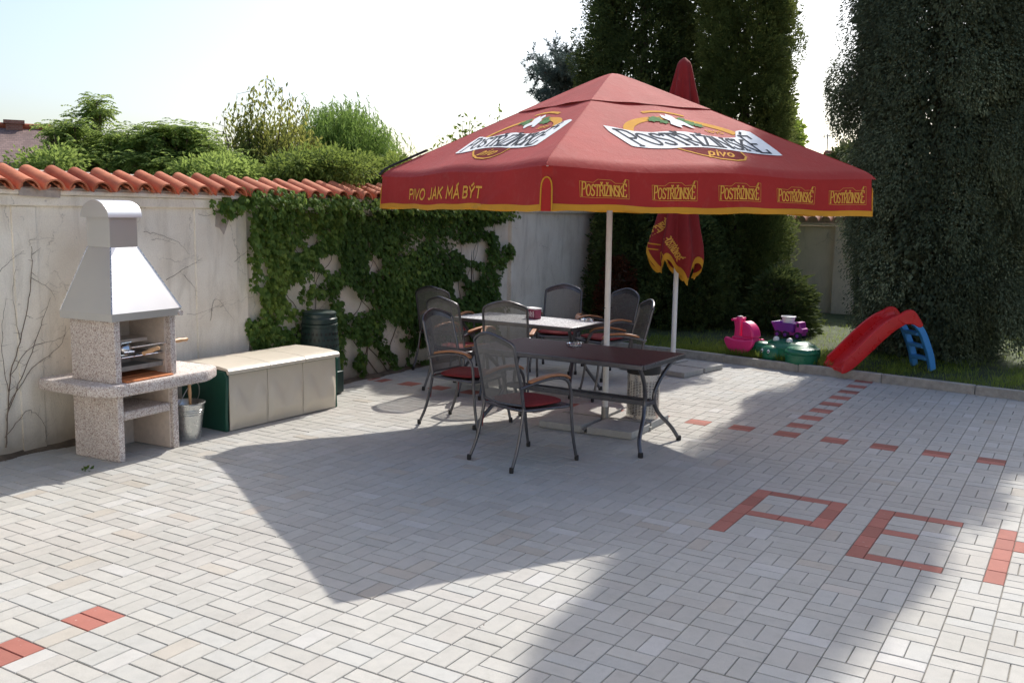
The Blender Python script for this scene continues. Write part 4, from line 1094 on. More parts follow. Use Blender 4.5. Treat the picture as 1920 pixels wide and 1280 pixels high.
# ================================================================== CHAIRS
def make_chair():
    r = empty('garden_chair', (0, 0, 0), 0, '', 'chair', 'mesh garden chairs round the two tables')
    me = MT['chair_metal']
    def yb(z): return -.205 - .125*max(0, (z-.46)/.46)**1.15
    ZS = 1.15
    def zz_(z): return .455+(z-.455)*ZS
    def bow(x): return -.035*(1-(x/.215)**2)
    for s in (-1, 1):
        mb = MB(); mb.tube(spline([(s*.245, -.335, .012), (s*.235, -.275, .15), (s*.228, -.235, .30), (s*.222, -.205, .455)], 6), .0125, 10); lg = mb.build('leg', me, r, smooth=60)
        mb = MB(); mb.lathe([(.015, -.012), (.0175, 0), (.016, .03)], 12, c=(s*.245, -.335, .012), cap0=True, cap1=True); mb.build('rubber_foot', MT['rubber'], lg, smooth=50)
        mb = MB(); mb.tube(spline([(s*.275, .300, .012), (s*.268, .265, .18), (s*.264, .245, .36), (s*.263, .235, .52), (s*.262, .205, .615), (s*.260, .13, .655), (s*.257, 0, .658), (s*.250, -.12, .640), (s*.226, -.250, .605)], 6), .0125, 10); lg = mb.build('leg', me, r, smooth=60)
        mb = MB(); mb.lathe([(.015, -.012), (.0175, 0), (.016, .03)], 12, c=(s*.275, .300, .012), cap0=True, cap1=True); mb.build('rubber_foot', MT['rubber'], lg, smooth=50)
        # wooden armrest
        mb = MB(); path = spline([(s*.262, .215, .645), (s*.261, .15, .676), (s*.258, .02, .684), (s*.252, -.10, .668), (s*.243, -.175, .650)], 5)
        vs = []; n = len(path)
        for i, p in enumerate(path):
            w_ = .024 if 0 < i < n-1 else .015
            vs += [(p[0]-w_, p[1], p[2]-.009), (p[0]+w_, p[1], p[2]-.009), (p[0]+w_, p[1], p[2]+.009), (p[0]-w_, p[1], p[2]+.009)]
        mb.add(vs, [(4*i+k, 4*i+(k+1) % 4, 4*i+4+(k+1) % 4, 4*i+4+k) for i in range(n-1) for k in range(4)] + [(3, 2, 1, 0), (4*n-4, 4*n-3, 4*n-2, 4*n-1)])
        mb.build('armrest', MT['armwood'], r, bevel=.005)
    # back frame: an arched hoop
    hoop = [(-.222, -.205, .455), (-.224, yb(.6), .60), (-.222, yb(.75), .74), (-.221, yb(.84), .835), (-.207, yb(.87)-.004, .872), (-.12, yb(.91)-.024, .907), (0, yb(.93)-.032, .928),
            (.12, yb(.91)-.024, .907), (.207, yb(.87)-.004, .872), (.221, yb(.84), .835), (.222, yb(.75), .74), (.224, yb(.6), .60), (.222, -.205, .455)]
    hoop = [(x, y, zz_(z)) for x, y, z in hoop]
    mb = MB(); mb.tube(spline(hoop, 6), .013, 10); mb.build('back_frame', me, r, smooth=60)
    mb = MB(); mb.tube(spline([(-.222, yb(.47), .475), (-.1, yb(.47)-.028, .47), (0, yb(.47)-.036, .468), (.1, yb(.47)-.028, .47), (.222, yb(.47), .475)], 5), .009, 8); mb.build('back_rail', me, r, smooth=60)
    # expanded-metal backrest: a lattice of fine strands
    def top(x): return .924 - .047*(abs(x)/.207)**2
    mb = MB(); wS = .0034; pitch = .0088
    xs = np.arange(-.212, .2121, pitch)
    for x in xs:
        zz = np.linspace(.472, top(x), 8); vs = []
        for z in zz:
            y = yb(z)+bow(x); vs += [(x-wS/2, y, zz_(z)), (x+wS/2, y, zz_(z))]
        mb.add(vs, [(2*i, 2*i+1, 2*i+3, 2*i+2) for i in range(7)])
    for z in np.arange(.478, .92, pitch/ZS):
        xm = .217
        while xm > 0 and top(xm) < z: xm -= .006
        if xm < .03: continue
        xx = np.linspace(-xm, xm, 9); vs = []
        for x in xx:
            y = yb(z)+bow(x)+.0012; vs += [(x, y, zz_(z)-wS/2), (x, y, zz_(z)+wS/2)]
        mb.add(vs, [(2*i, 2*i+1, 2*i+3, 2*i+2) for i in range(8)])
    # a solid border strip along the arch
    mb.build('backrest', MT['mesh'], r)
    mb = MB(); vs = []
    xx = np.linspace(-.205, .205, 25)
    for x in xx:
        z1 = top(x)+.002; z0 = z1-.045; vs += [(x, yb(z0)+bow(x)+.0025, zz_(z0)), (x, yb(z1)+bow(x)+.0025, zz_(z1))]
    mb.add(vs, [(2*i, 2*i+2, 2*i+3, 2*i+1) for i in range(24)]); mb.build('back_band', me, r, smooth=60)
    # seat
    mb = MB(); lp = spline([(-.225, -.205, .44), (-.25, 0, .435), (-.262, .2, .432), (-.20, .255, .428), (0, .268, .424), (.20, .255, .428), (.262, .2, .432), (.25, 0, .435), (.225, -.205, .44), (0, -.225, .438), (-.225, -.205, .44)], 5)
    mb.tube(lp, .011, 8, cap=False); mb.build('seat_frame', me, r, smooth=60)
    mb = MB(); mb.grid(lambda u, v: ((u-.5)*(.45+.06*v), -.205+.455*v, .434-.012*math.sin(math.pi*u)*math.sin(math.pi*v)), 10, 10); mb.build('seat', MT['mesh'], r, smooth=60)
    # cushion (rounded pad), tied to the seat
    mb = MB(); nu, nv = 28, 10; vs = []
    for j in range(nv+1):
        ph = -math.pi/2 + math.pi*j/nv
        for i in range(nu):
            th = 2*math.pi*i/nu; e = 3.6
            c_, s_ = math.cos(th), math.sin(th); rr = (abs(c_)**e+abs(s_)**e)**(-1/e)
            k = abs(math.cos(ph))**.45
            x = .222*rr*c_*k; y = .218*rr*s_*k + .02; x *= 1+.10*(y/.22)
            z = .462 + .021*math.sin(ph)*(1 if math.sin(ph) < 0 else 1.2) + .004*math.sin(9*x)*math.sin(8*y)
            vs.append((x, y, z))
    fs = [(j*nu+i, j*nu+(i+1) % nu, (j+1)*nu+(i+1) % nu, (j+1)*nu+i) for j in range(nv) for i in range(nu)]
    mb.add(vs, fs); cu = mb.build('cushion', MT['cushion'], r, smooth=70)
    mb = MB()
    for s in (-1, 1): mb.tube(spline([(s*.20, -.19, .46), (s*.222, -.215, .42), (s*.215, -.225, .33), (s*.22, -.23, .25)], 4), .0035, 5)
    mb.build('tie', MT['cushion'], cu)
    return r
chair0 = make_chair(); first = [True]
def place_chair(x, y, face, label):
    """face = (dx, dy) the sitter looks along"""
    o = chair0 if first[0] else dup(chair0)
    first[0] = False
    o.location = (x, y, 0); o.rotation_euler = (0, 0, math.atan2(-face[0], face[1])); o['label'] = label
place_chair(-1.45, -2.02, (.30, .95), 'grey mesh garden chair standing closest to the camera, in front of the brown table')
place_chair(-2.50, -1.25, (1, .02), 'grey mesh chair at the left end of the brown table, its wooden arm facing us')
place_chair(-3.46, .10, (.15, .99), 'grey mesh chair rising just behind the chair at the left end of the brown table')
place_chair(-4.42, 1.14, (-.1, .99), 'grey mesh chair at the far left beside the ivy, mostly hidden behind two others')
place_chair(-2.90, .12, (-.40, .92), 'grey mesh chair with its back to the camera, between the two tables')
place_chair(-3.27, 1.85, (.30, -.95), 'grey mesh chair against the white wall, facing the camera across the pale table')
place_chair(-2.60, 1.75, (-.35, -.94), 'grey mesh chair just right of the open parasol pole, facing the pale table')
place_chair(-1.97, .70, (-.76, -.65), 'grey mesh chair seen edge-on at the right end of the pale table')

# ================================================================== THINGS ON AND UNDER THE TABLES
def ashtray(px, py, label):
    p = gz(px, py, .731)
    mb = MB(); mb.lathe([(0.0, .004), (.05, .004), (.052, .010), (.058, .030), (.066, .031), (.070, .028), (.068, .004), (.060, 0), (0, 0)], 28)
    o = mb.build('ashtray', MT['glass'], smooth=40); o.location = (p[0], p[1], .7305); tag(o, label, 'ashtray', 'glass ashtrays')
ashtray(1077, 649, 'round clear glass ashtray on the brown table'); ashtray(1101, 602, 'clear glass ashtray near the corner of the pale table')
p = gz(1000, 597, .731)
t = empty('tin_holder', (p[0], p[1], .7305), R_(-20), 'maroon patterned tin standing on the pale table', 'tin')
mb = MB(); mb.box((-.08, -.045, 0), (.08, .045, .105)); mb.build('tin_body', MT['tin'], t, bevel=.008)
mb = MB(); mb.box((-.083, -.048, .1055), (.083, .048, .120)); mb.build('rim', MT['print_white'], t, bevel=.004)
mb = MB()
for i in range(6):
    x0 = -.068+.024*i; h = .05+.012*(i % 2)
    mb.tube([(x0, -.0462, .022), (x0+.006, -.0462, .022+h*.5), (x0-.003, -.0462, .022+h)], .0028, 5)
mb.build('tin_pattern', MT['print_white'], t)

def bin_():
    t = empty('litter_bin', (-1.205, -.33, .064), 0, 'round perforated steel litter bin with a black liner rim', 'bin')
    r = .145; H = .40
    mb = MB(); n = 60; rows = 22
    # perforated wall: horizontal rings and vertical ribs with slots between
    for j in range(rows+1):
        z0 = .03 + j*(H-.09)/rows; mb.lathe([(r, z0), (r, z0+.0085), (r-.002, z0+.0085), (r-.002, z0), (r, z0)], n)
    for k in range(n//2):
        a = 2*math.pi*k/(n//2); da = .030
        p = [(r*math.cos(a+s*da)*q, r*math.sin(a+s*da)*q) for q in (1.001, .988) for s in (-1, 1)]
        mb.add([(x, y, .0) for x, y in p] + [(x, y, H-.05) for x, y in p], [(0,1,5,4), (2,6,7,3), (0,4,6,2), (1,3,7,5)])
    mb.lathe([(r+.001, 0), (r+.001, .032), (r-.003, .032), (r-.003, 0)], n); mb.lathe([(r+.001, H-.06), (r+.001, H), (r-.003, H), (r-.003, H-.06)], n)
    mb.build('perforated_wall', MT['perf'], t, smooth=40)
    mb = MB(); mb.lathe([(0, .01), (r-.012, .01), (r-.010, H-.005), (r+.006, H+.002), (r+.008, H+.075), (r-.004, H+.085), (r-.02, H+.08), (r-.025, H-.05), (r-.03, .03), (0, .03)], 40); mb.build('liner', MT['black_plastic'], t, smooth=50)
bin_()

# ================================================================== BARBECUE
def barbecue():
    t = empty('barbecue', (-4.09, -3.54, 0), R_(4), 'masonry garden barbecue of washed pebble concrete with a steel hood and chimney', 'barbecue')
    X0, X1, Y0, Y1, th = -.24, .235, -.29, .285, .055
    for (a, b) in ((Y0, Y0+th), (Y1-th, Y1)):
        mb = MB(); mb.box((X0, a, 0), (X1, b, .490)); mb.build('lower_panel', MT['terrazzo'], t, bevel=.006)
        mb = MB(); mb.box((X0, a, .586), (X1-.005, b, 1.045)); mb.build('upper_panel', MT['terrazzo'], t, bevel=.006)
    mb = MB(); mb.box((X0+.0, Y0+th+.001, .0), (X0+.045, Y1-th-.001, .489)); mb.build('back_panel', MT['firebrick'], t)
    mb = MB(); mb.box((X0+.0, Y0+th+.001, .587), (X0+.045, Y1-th-.001, 1.04)); mb.build('back_panel', MT['firebrick'], t)
    for s, y in ((1, Y0+th+.001), (-1, Y1-th-.001)):
        mb = MB(); mb.box((X0+.046, min(y, y+s*.014), .587), (X1-.05, max(y, y+s*.014), 1.035)); mb.build('liner_panel', MT['firebrick'], t)
        mb = MB(); mb.box((X0+.046, min(y, y+s*.012), .005), (X1-.03, max(y, y+s*.012), .489)); mb.build('liner_panel', MT['firebrick'], t)
    # counter slab with rounded front edge
    out = [(-.48, -.42), (.13, -.45), (.305, -.33), (.335, .52), (.21, .74), (-.44, .76)]
    poly = []
    for i in range(len(out)):                                            # straight sides, small rounded corners
        a, b_, c_ = (np.array(out[i-1]), np.array(out[i]), np.array(out[(i+1) % len(out)]))
        d0, d1 = a-b_, c_-b_; r = min(.05, .4*np.linalg.norm(d0), .4*np.linalg.norm(d1)); p0 = b_+d0/np.linalg.norm(d0)*r; p1 = b_+d1/np.linalg.norm(d1)*r
        for t_ in np.linspace(0, 1, 6): poly.append(tuple((1-t_)**2*p0+2*t_*(1-t_)*b_+t_**2*p1))
    cx = sum(p[0] for p in poly)/len(poly); cy = sum(p[1] for p in poly)/len(poly)
    def ins(k): return [((x-cx)*(1-k)+cx, (y-cy)*(1-k)+cy) for x, y in poly]
    mb = MB(); prof = [(.03, .4985), (.008, .503), (0, .514), (0, .560), (.006, .577), (.02, .5845)]; n = len(poly); vs = []
    for k, z in prof: vs += [(x, y, z) for x, y in ins(k)]
    mb.add(vs, [(j*n+i, j*n+(i+1) % n, (j+1)*n+(i+1) % n, (j+1)*n+i) for j in range(len(prof)-1) for i in range(n)] + [tuple(range(n-1, -1, -1)), tuple((len(prof)-1)*n+i for i in range(n))])
    mb.build('counter', MT['terrazzo'], t, smooth=50)
    for k in range(2):
        mb = MB(); mb.box((.10, -.215+k*.222, .5855), (.262, -.215+k*.222+.216, .598)); mb.build('hearth_tile', MT['terracotta'], t, bevel=.003)
    mb = MB(); mb.box((X0+.046, Y0+th+.016, .5862), (.098, Y1-th-.016, .604)); mb.build('hearth', MT['terracotta'], t)
    mb = MB(); mb.box((X0+.046, Y0+th+.013, .300), (X1-.01, Y1-th-.013, .365)); mb.build('shelf', MT['terrazzo'], t, bevel=.012)
    mb = MB(); mb.box((X0+.046, Y0+th+.0155, .835), (X0+.24, Y1-th-.0155, .865)); mb.build('ledge', MT['firebrick'], t, bevel=.004)
    # grill trays and rails
    mb = MB(); mb.box((-.15, Y0+th+.018, .655), (.16, Y1-th-.018, .662)); mb.box((.155, Y0+th+.018, .6625), (.161, Y1-th-.018, .690)); mb.build('ash_tray', MT['galv'], t)
    mb = MB()
    for k in range(17): mb.tube([(-.15, -.20+k*.025, .765), (.17, -.20+k*.025, .765)], .003, 5)
    for x in (-.15, .17): mb.tube([(x, -.215, .759), (x, .215, .759)], .004, 6)
    mb.build('grill_grate', MT['chrome'], t)
    for z in (.70, .76, .82):
        for s, y in ((1, Y0+th+.015), (-1, Y1-th-.015)):
            mb = MB(); mb.box((.0, min(y, y+s*.018), z-.008), (.17, max(y, y+s*.018), z-.002)); mb.build('grill_bracket', MT['galv'], t)
    # hood
    hb = (X0-.05, .26, Y0-.04, Y1+.035); zt0, zt1, ztop = 1.045, 1.100, 1.565
    cx0, cx1, cy0, cy1 = -.215, .03, -.125, .125
    v = []
    for (a, b, c, d, z) in ((*hb, zt0), (*hb, zt1), (cx0, cx1, cy0, cy1, ztop)):
        v += [(a, c, z), (b, c, z), (b, d, z), (a, d, z)]
    mb = MB(); mb.add(v, [(4*j+k, 4*j+(k+1) % 4, 4*j+4+(k+1) % 4, 4*j+4+k) for j in (0, 1) for k in range(4)])
    o = mb.build('hood', MT['steel_bright'], t); sm = o.modifiers.new('solid', 'SOLIDIFY'); sm.thickness = .004
    # turned seams on the hood edges
    mb = MB()
    for k in range(4): mb.tube([v[4+k], v[8+k]], .005, 6)
    mb.build('hood_seam', MT['steel'], o)
    mb = MB(); mb.tube([(.25, Y1+.02, 1.06), (.275, Y1+.02, 1.06)], .02, 12); mb.build('hood_bracket', MT['terrazzo'], t, smooth=40)
    mb = MB(); mb.add([(cx0, cy0, ztop+.001), (cx1, cy0, ztop+.001), (cx1, cy1, ztop+.001), (cx0, cy1, ztop+.001), (cx0, cy0, 1.80), (cx1, cy0, 1.80), (cx1, cy1, 1.80), (cx0, cy1, 1.80)], [(0,1,5,4),(1,2,6,5),(2,3,7,6),(3,0,4,7)])
    o = mb.build('chimney', MT['steel_bright'], t); sm = o.modifiers.new('solid', 'SOLIDIFY'); sm.thickness = .004
    # barrel cowl lying across the chimney
    mb = MB(); n = 18; R1 = .150; xc = (cx0+cx1)/2; vs = []
    for y in (cy0-.030, cy1+.030):
        vs += [(xc+R1*math.cos(a), y, 1.785+.128*math.sin(a)) for a in np.linspace(0, math.pi, n+1)]
    q = n+1; mb.add(vs, [(i, i+1, q+i+1, q+i) for i in range(n)] + [tuple(range(n, -1, -1)), tuple(range(q, 2*q))])
    o = mb.build('chimney_cap', MT['steel_bright'], t, smooth=40)
    # spit with its fork and two wooden handles
    s = empty('rotisserie_spit', (-4.09, -3.54, 0), R_(4), 'chrome rotisserie spit with a pale wooden handle resting in the barbecue opening', 'spit')
    mb = MB(); mb.tube([(.195, -.27, .83), (.195, .36, .835)], .006, 8); mb.build('rod', MT['chrome'], s, smooth=50)
    mb = MB(); mb.lathe([(.006, 0), (.016, .006), (.014, .05), (.019, .09), (.014, .14), (.017, .17), (.008, .185)], 14, cap0=True, cap1=True)
    o = mb.build('handle', MT['handle'], s, smooth=50); o.location = (.195, .255, .835); o.rotation_euler = (R_(-90), 0, 0)
    mb = MB(); mb.lathe([(.008, -.05), (.03, -.03), (.042, 0), (.03, .03), (.008, .05)], 10, cap0=True, cap1=True)
    for k in range(4):
        a = k*math.pi/2+.4; mb.tube([(.02*math.cos(a), .02*math.sin(a), -.02), (.055*math.cos(a), .055*math.sin(a), .03), (.05*math.cos(a), .05*math.sin(a), -.055)], .007, 6)
    o = mb.build('fork', MT['chrome'], s, smooth=30); o.location = (.195, -.165, .83); o.rotation_euler = (R_(-90), 0, 0)
    g = empty('grill_handle', (-4.09, -3.54, 0), R_(4), 'turned wooden grill handle sticking out of the fire opening below the spit', 'handle')
    mb = MB(); mb.tube([(.12, -.05, .775), (.24, -.05, .782)], .005, 6); mb.build('rod', MT['chrome'], g)
    mb = MB(); mb.lathe([(.006, 0), (.015, .006), (.013, .04), (.018, .07), (.013, .11), (.016, .13), (.008, .14)], 14, cap0=True, cap1=True)
    o = mb.build('grip', MT['handle'], g, smooth=50); o.location = (.235, -.05, .782); o.rotation_euler = (R_(-70), 0, R_(-62))
barbecue()

def bucket():
    t = empty('zinc_bucket', (-4.03, -3.03, 0), R_(20), 'galvanised bucket with a bail handle beside the barbecue', 'bucket')
    mb = MB(); mb.lathe([(0, .012), (.098, .012), (.10, 0), (.103, .02), (.137, .285), (.140, .29), (.142, .297), (.148, .30), (.148, .308), (.141, .31), (.135, .302), (.10, .024), (0, .022)], 36); mb.build('pail', MT['zinc'], t, smooth=40)
    mb = MB()
    for z in (.215, .235, .252): mb.lathe([(.103+.034*(z-.02)/.265-.001, z-.004), (.103+.034*(z-.02)/.265+.004, z), (.103+.034*(z-.02)/.265-.001, z+.004)], 36)
    mb.build('rib', MT['zinc'], t, smooth=50)
    mb = MB(); mb.tube(spline([(0, -.146, .285), (.03, -.14, .34), (.06, -.09, .43), (.075, 0, .47), (.06, .09, .43), (.03, .14, .34), (0, .146, .285)], 5), .004, 6); mb.build('bail', MT['galv'], t, smooth=50)
    b = empty('fire_poker', (-3.95, -3.06, .26), 0, 'wooden poker handle with a red tip standing in the zinc bucket', 'poker')
    mb = MB(); mb.tube([(0, 0, -.2), (0, 0, .0)], .006, 6); mb.build('rod', MT['galv'], b)
    mb = MB(); mb.lathe([(.008, .03), (.012, .04), (.011, .09), (.015, .14), (.012, .20), (.014, .225)], 12, cap0=True, cap1=True); mb.build('grip', MT['handle'], b, smooth=50)
    mb = MB(); mb.lathe([(.013, -.005), (.014, .029)], 12, cap0=True, cap1=True); mb.build('collar', MT['slide_red'], b, smooth=50)
    b.rotation_euler = (R_(4), R_(3), 0)
bucket()

# ================================================================== STORAGE BOX AND COMPOSTER
def storage_box():
    t = empty('storage_box', (-4.20, -2.015, 0), R_(-1.9), 'long plastic garden storage box, cream front and lid on a dark green body', 'storage box')
    L, D = 1.335, .60; hy, hx = L/2, D/2
    mb = MB()
    for s in (-1, 1):
        y0, y1 = sorted((s*(hy-.03), s*hy))
        pr = [(-hx, 0), (hx-.03, 0), (hx-.035, .12), (hx-.015, .47), (hx-.05, .515), (-hx+.03, .53), (-hx, .50)]
        n = len(pr); mb.add([(x, y0, z) for x, z in pr] + [(x, y1, z) for x, z in pr], [tuple(range(n)), tuple(range(2*n-1, n-1, -1))] + [(i, n+i, n+(i+1) % n, (i+1) % n) for i in range(n)])
    mb.box((-hx+.01, -hy+.031, .03), (-hx+.04, hy-.031, .50)); mb.box((-hx+.041, -hy+.031, .02), (hx-.06, hy-.031, .05))
    mb.build('body', MT['dkgreen'], t, bevel=.008)
    w = (L-.062)/3
    for k in range(3):
        y0 = -hy+.031+k*w+.003; y1 = y0+w-.006
        def fn(u, v):
            z = .008+.472*v; x = hx - .004 + .006*math.sin(math.pi*v)
            uu = abs(u-.5)*2
            z0 = .33 + .055*math.cos((uu-.62)*5.0) + .03*uu          # wave-shaped upper edge of a bulge added to imitate light patterns on the panel
            q_ = max(0, min(1, (z0-z)/.20)); q_ = q_*q_*(3-2*q_)
            side = max(0, min(1, (1-uu)/.22)); side = side*side*(3-2*side); low = max(0, min(1, (z-.02)/.10))
            x += -.022 + .026*q_*side*low + .012*(1-side)*0
            return (x, y0+(y1-y0)*u, z)
        mb = MB(); mb.grid(fn, 26, 40); mb.add([fn(0, j/10) for j in range(11)] + [(hx-.03, y0, .008+.472*j/10) for j in range(11)], [(j, j+1, 12+j, 11+j) for j in range(10)])
        mb.add([fn(1, j/10) for j in range(11)] + [(hx-.03, y1, .008+.472*j/10) for j in range(11)], [(j, 11+j, 12+j, j+1) for j in range(10)])
        mb.add([fn(i/10, 1) for i in range(11)] + [(hx-.03, y0+(y1-y0)*i/10, .48) for i in range(11)], [(i, 11+i, 12+i, i+1) for i in range(10)])
        mb.build('front_panel', MT['cream'], t, smooth=40)
    e = [-hy-.004, -hy+.031+w, -hy+.031+2*w, hy-.012]
    for k in range(3):
        pr = [(hx-.005, .490), (hx+.016, .492), (hx+.018, .520), (hx-.005, .540), (hx-.10, .552), (0, .560), (-hx+.04, .556), (-hx+.006, .545), (-hx+.006, .535), (0, .535), (hx-.02, .520)]
        n = len(pr); y0, y1 = e[k]+.002, e[k+1]-.002
        mb = MB(); mb.add([(x, y0, z) for x, z in pr] + [(x, y1, z) for x, z in pr], [tuple(range(n)), tuple(range(2*n-1, n-1, -1))] + [(i, n+i, n+(i+1) % n, (i+1) % n) for i in range(n)])
        mb.build('lid', MT['cream'], t, bevel=.003)
storage_box()

def composter():
    t = empty('composter', (-4.55, -.90, 0), 0, 'dark green round compost bin with a ribbed lid in front of the ivy', 'compost bin')
    mb = MB(); mb.lathe([(.225, 0), (.232, .02), (.228, .05), (.205, .30), (.194, .52), (.177, .68), (.184, .685), (.184, .715), (.172, .72)], 44, cap0=True); body = mb.build('barrel', MT['compost'], t, smooth=35)
    sl = None
    for z, rr in ((.62, .1865), (.56, .191), (.50, .1955)):
        for k in range(26):
            a = 2*math.pi*(k+.5*(z == .56))/26
            if sl is None: mb = MB(); mb.box((-.006, -.010, -.013), (.0024, .010, .013)); sl = mb.build('air_slot', MT['black_plastic'], body); q = sl
            else: q = sl.copy(); COL.objects.link(q); q.parent = body
            q.location = (rr*math.cos(a), rr*math.sin(a), z); q.rotation_euler = (0, 0, a)
    mb = MB(); mb.lathe([(.172, .721), (.180, .725), (.180, .77), (.170, .78), (.166, .812), (.172, .820), (.166, .834), (.13, .846), (.06, .852), (0, .853)], 44); mb.build('lid', MT['compost'], t, smooth=30)
    mb = MB(); mb.box((.205, -.09, .02), (.245, .09, .24)); mb.build('hatch', MT['compost'], t, bevel=.01)
composter()

# ================================================================== TOYS ON THE LAWN
def slide():
    t = empty('toy_slide', (0, 0, 0), 0, 'small red plastic slide with a blue ladder on the lawn edge', 'slide')
    A = Vector((-.38, 3.34, .10)); B = Vector((.50, 4.12, .10)); d = (B-A); Lh = d.length; d.normalize(); s = Vector((d.y, -d.x, 0))
    prof = [(0, .015), (.06, .03), (.16, .10), (.30, .225), (.45, .365), (.60, .49), (.72, .565), (.80, .600), (.86, .612)]
    P = spline([(a, 0, z) for a, z in prof], 5); n = len(P)
    def pt(a, lat, z): q = A + d*a + s*lat; return (q.x, q.y, A.z+z)
    # trough: floor plus two thick raised sides, drawn as one cross-section swept along the run
    mb = MB(); vs = []
    for i, p in enumerate(P):
        a, z = p[0], p[2]; a0, z0 = P[max(0, i-1)][0], P[max(0, i-1)][2]; a1, z1 = P[min(n-1, i+1)][0], P[min(n-1, i+1)][2]
        tx, tz = a1-a0, z1-z0; l = math.hypot(tx, tz); nx, nz = -tz/l, tx/l
        f = i/(n-1); hgt = .075 + .035*math.sin(math.pi*min(1, f*1.05)); hgt *= min(1, .25+f*5)
        cs = [(-.205, -.045), (-.215, .0), (-.208, hgt), (-.192, hgt+.008), (-.172, hgt), (-.158, .012), (-.13, 0), (.13, 0), (.158, .012), (.172, hgt), (.192, hgt+.008), (.208, hgt), (.215, 0), (.205, -.045), (.14, -.03), (-.14, -.03)]
        for lat, h in cs: vs.append(pt(a+nx*h, lat, z+nz*h))
    k = 16
    mb.add(vs, [(i*k+j, i*k+(j+1) % k, (i+1)*k+(j+1) % k, (i+1)*k+j) for i in range(n-1) for j in range(k)] + [tuple(range(k-1, -1, -1)), tuple((n-1)*k+j for j in range(k))])
    mb.build('chute', MT['slide_red'], t, smooth=35)
    # hood-like top platform with grip sides
    mb = MB()
    for sg in (-1, 1):
        pr = spline([(.66, 0, .60), (.74, 0, .685), (.82, 0, .715), (.89, 0, .69), (.96, 0, .60), (1.0, 0, .53), (.95, 0, .505), (.86, 0, .545), (.76, 0, .54)], 3)
        q = [(p[0], p[2]) for p in pr]; nq = len(q); la, lb = sg*.165, sg*.218
        v0 = [pt(a, min(la, lb), z) for a, z in q]; v1 = [pt(a, max(la, lb), z) for a, z in q]
        mb.add(v0+v1, [tuple(range(nq)), tuple(range(2*nq-1, nq-1, -1))] + [(i, nq+i, nq+(i+1) % nq, (i+1) % nq) for i in range(nq)])
    v = [pt(a, l, z) for l in (-.164, .164) for a, z in ((.80, .575), (.95, .56), (.985, .515), (.80, .545))]
    mb.add(v, [(0,1,2,3), (7,6,5,4), (0,4,5,1), (1,5,6,2), (2,6,7,3), (3,7,4,0)])
    mb.build('platform', MT['slide_red'], t, bevel=.010)
    # ladder rails and treads
    rail = spline([(.90, 0, .56), (1.00, 0, .46), (1.08, 0, .30), (1.14, 0, .15), (1.175, 0, -.005)], 5)
    for sg in (-1, 1):
        mb = MB(); vs = []
        for p in rail:
            for (da, dl) in ((-.045, -.030), (.045, -.030), (.045, .030), (-.045, .030)): vs.append(pt(p[0]+da*.8, sg*.18+dl, p[2]+da*.35))
        nr = len(rail); mb.add(vs, [(4*i+j, 4*i+(j+1) % 4, 4*i+4+(j+1) % 4, 4*i+4+j) for i in range(nr-1) for j in range(4)] + [(3,2,1,0), (4*nr-4, 4*nr-3, 4*nr-2, 4*nr-1)])
        mb.build('ladder_rail', MT['ladder_blue'], t, bevel=.008)
    for a, z in ((1.145, .12), (1.085, .27), (1.01, .42)):
        mb = MB(); v = [pt(a+da, l, z+dz) for l in (-.149, .149) for da, dz in ((-.05, -.02), (.04, -.02), (.04, .02), (-.05, .02))]
        mb.add(v, [(0,1,2,3), (7,6,5,4), (0,4,5,1), (1,5,6,2), (2,6,7,3), (3,7,4,0)]); mb.build('tread', MT['ladder_blue'], t, bevel=.006)
slide()

def sandbox():
    t = empty('sandbox', (-1.02, 3.86, .085), R_(-24), 'green animal shaped sandbox with an eyed face and two lidded lobes', 'sandbox')
    mb = MB(); mb.lathe([(0, 0), (.36, 0), (.39, .03), (.40, .13), (.385, .165), (.36, .17), (.33, .20), (.24, .235), (.12, .25), (0, .252)], 44, sx=1.0, sy=.72); mb.build('tub', MT['tgreen'], t, smooth=35)
    for sx, r in ((-1, .13), (1, .205)):
        mb = MB(); c = (sx*(.33 if sx < 0 else .30), -.17, 0); mb.lathe([(0, 0), (r*.95, 0), (r, .02), (r*1.02, .115), (r*.98, .125), (r*1.04, .13), (r*1.04, .150), (r*.98, .158), (r*.88, .188), (r*.70, .200), (r*.3, .205), (0, .204)], 36, c=c, sy=.85)
        mb.build('lobe', MT['tgreen'], t, smooth=30)
    mb = MB(); mb.lathe([(0, .0), (.13, 0), (.16, .03), (.165, .09), (.14, .145), (.08, .175), (0, .185)], 32, c=(-.10, -.25, 0), sx=.95, sy=.75); h = mb.build('head', MT['tgreen'], t, smooth=50)
    for ex in (-.055, .045):
        mb = MB(); mb.lathe([(0, .012), (.014, .009), (.022, 0)], 16, sx=.85, sy=1.15); e = mb.build('eye', MT['toy_white'], h, smooth=60); e.location = (-.10+ex, -.358, .118); e.rotation_euler = (R_(74), 0, R_(8*(1 if ex > 0 else -1)))
        mb = MB(); mb.lathe([(0, .016), (.008, .013), (.012, .006)], 12); q = mb.build('pupil', MT['toy_black'], h, smooth=60); q.location = (-.10+ex+.004, -.361, .112); q.rotation_euler = (R_(74), 0, 0)
    for ex in (-.09, .07):
        mb = MB(); mb.lathe([(.035, 0), (.04, .03), (.033, .055), (.018, .068), (0, .072)], 20, c=(-.02+ex*1.3, -.12, .215)); mb.build('knob', MT['toy_white'], t, smooth=50)
sandbox()

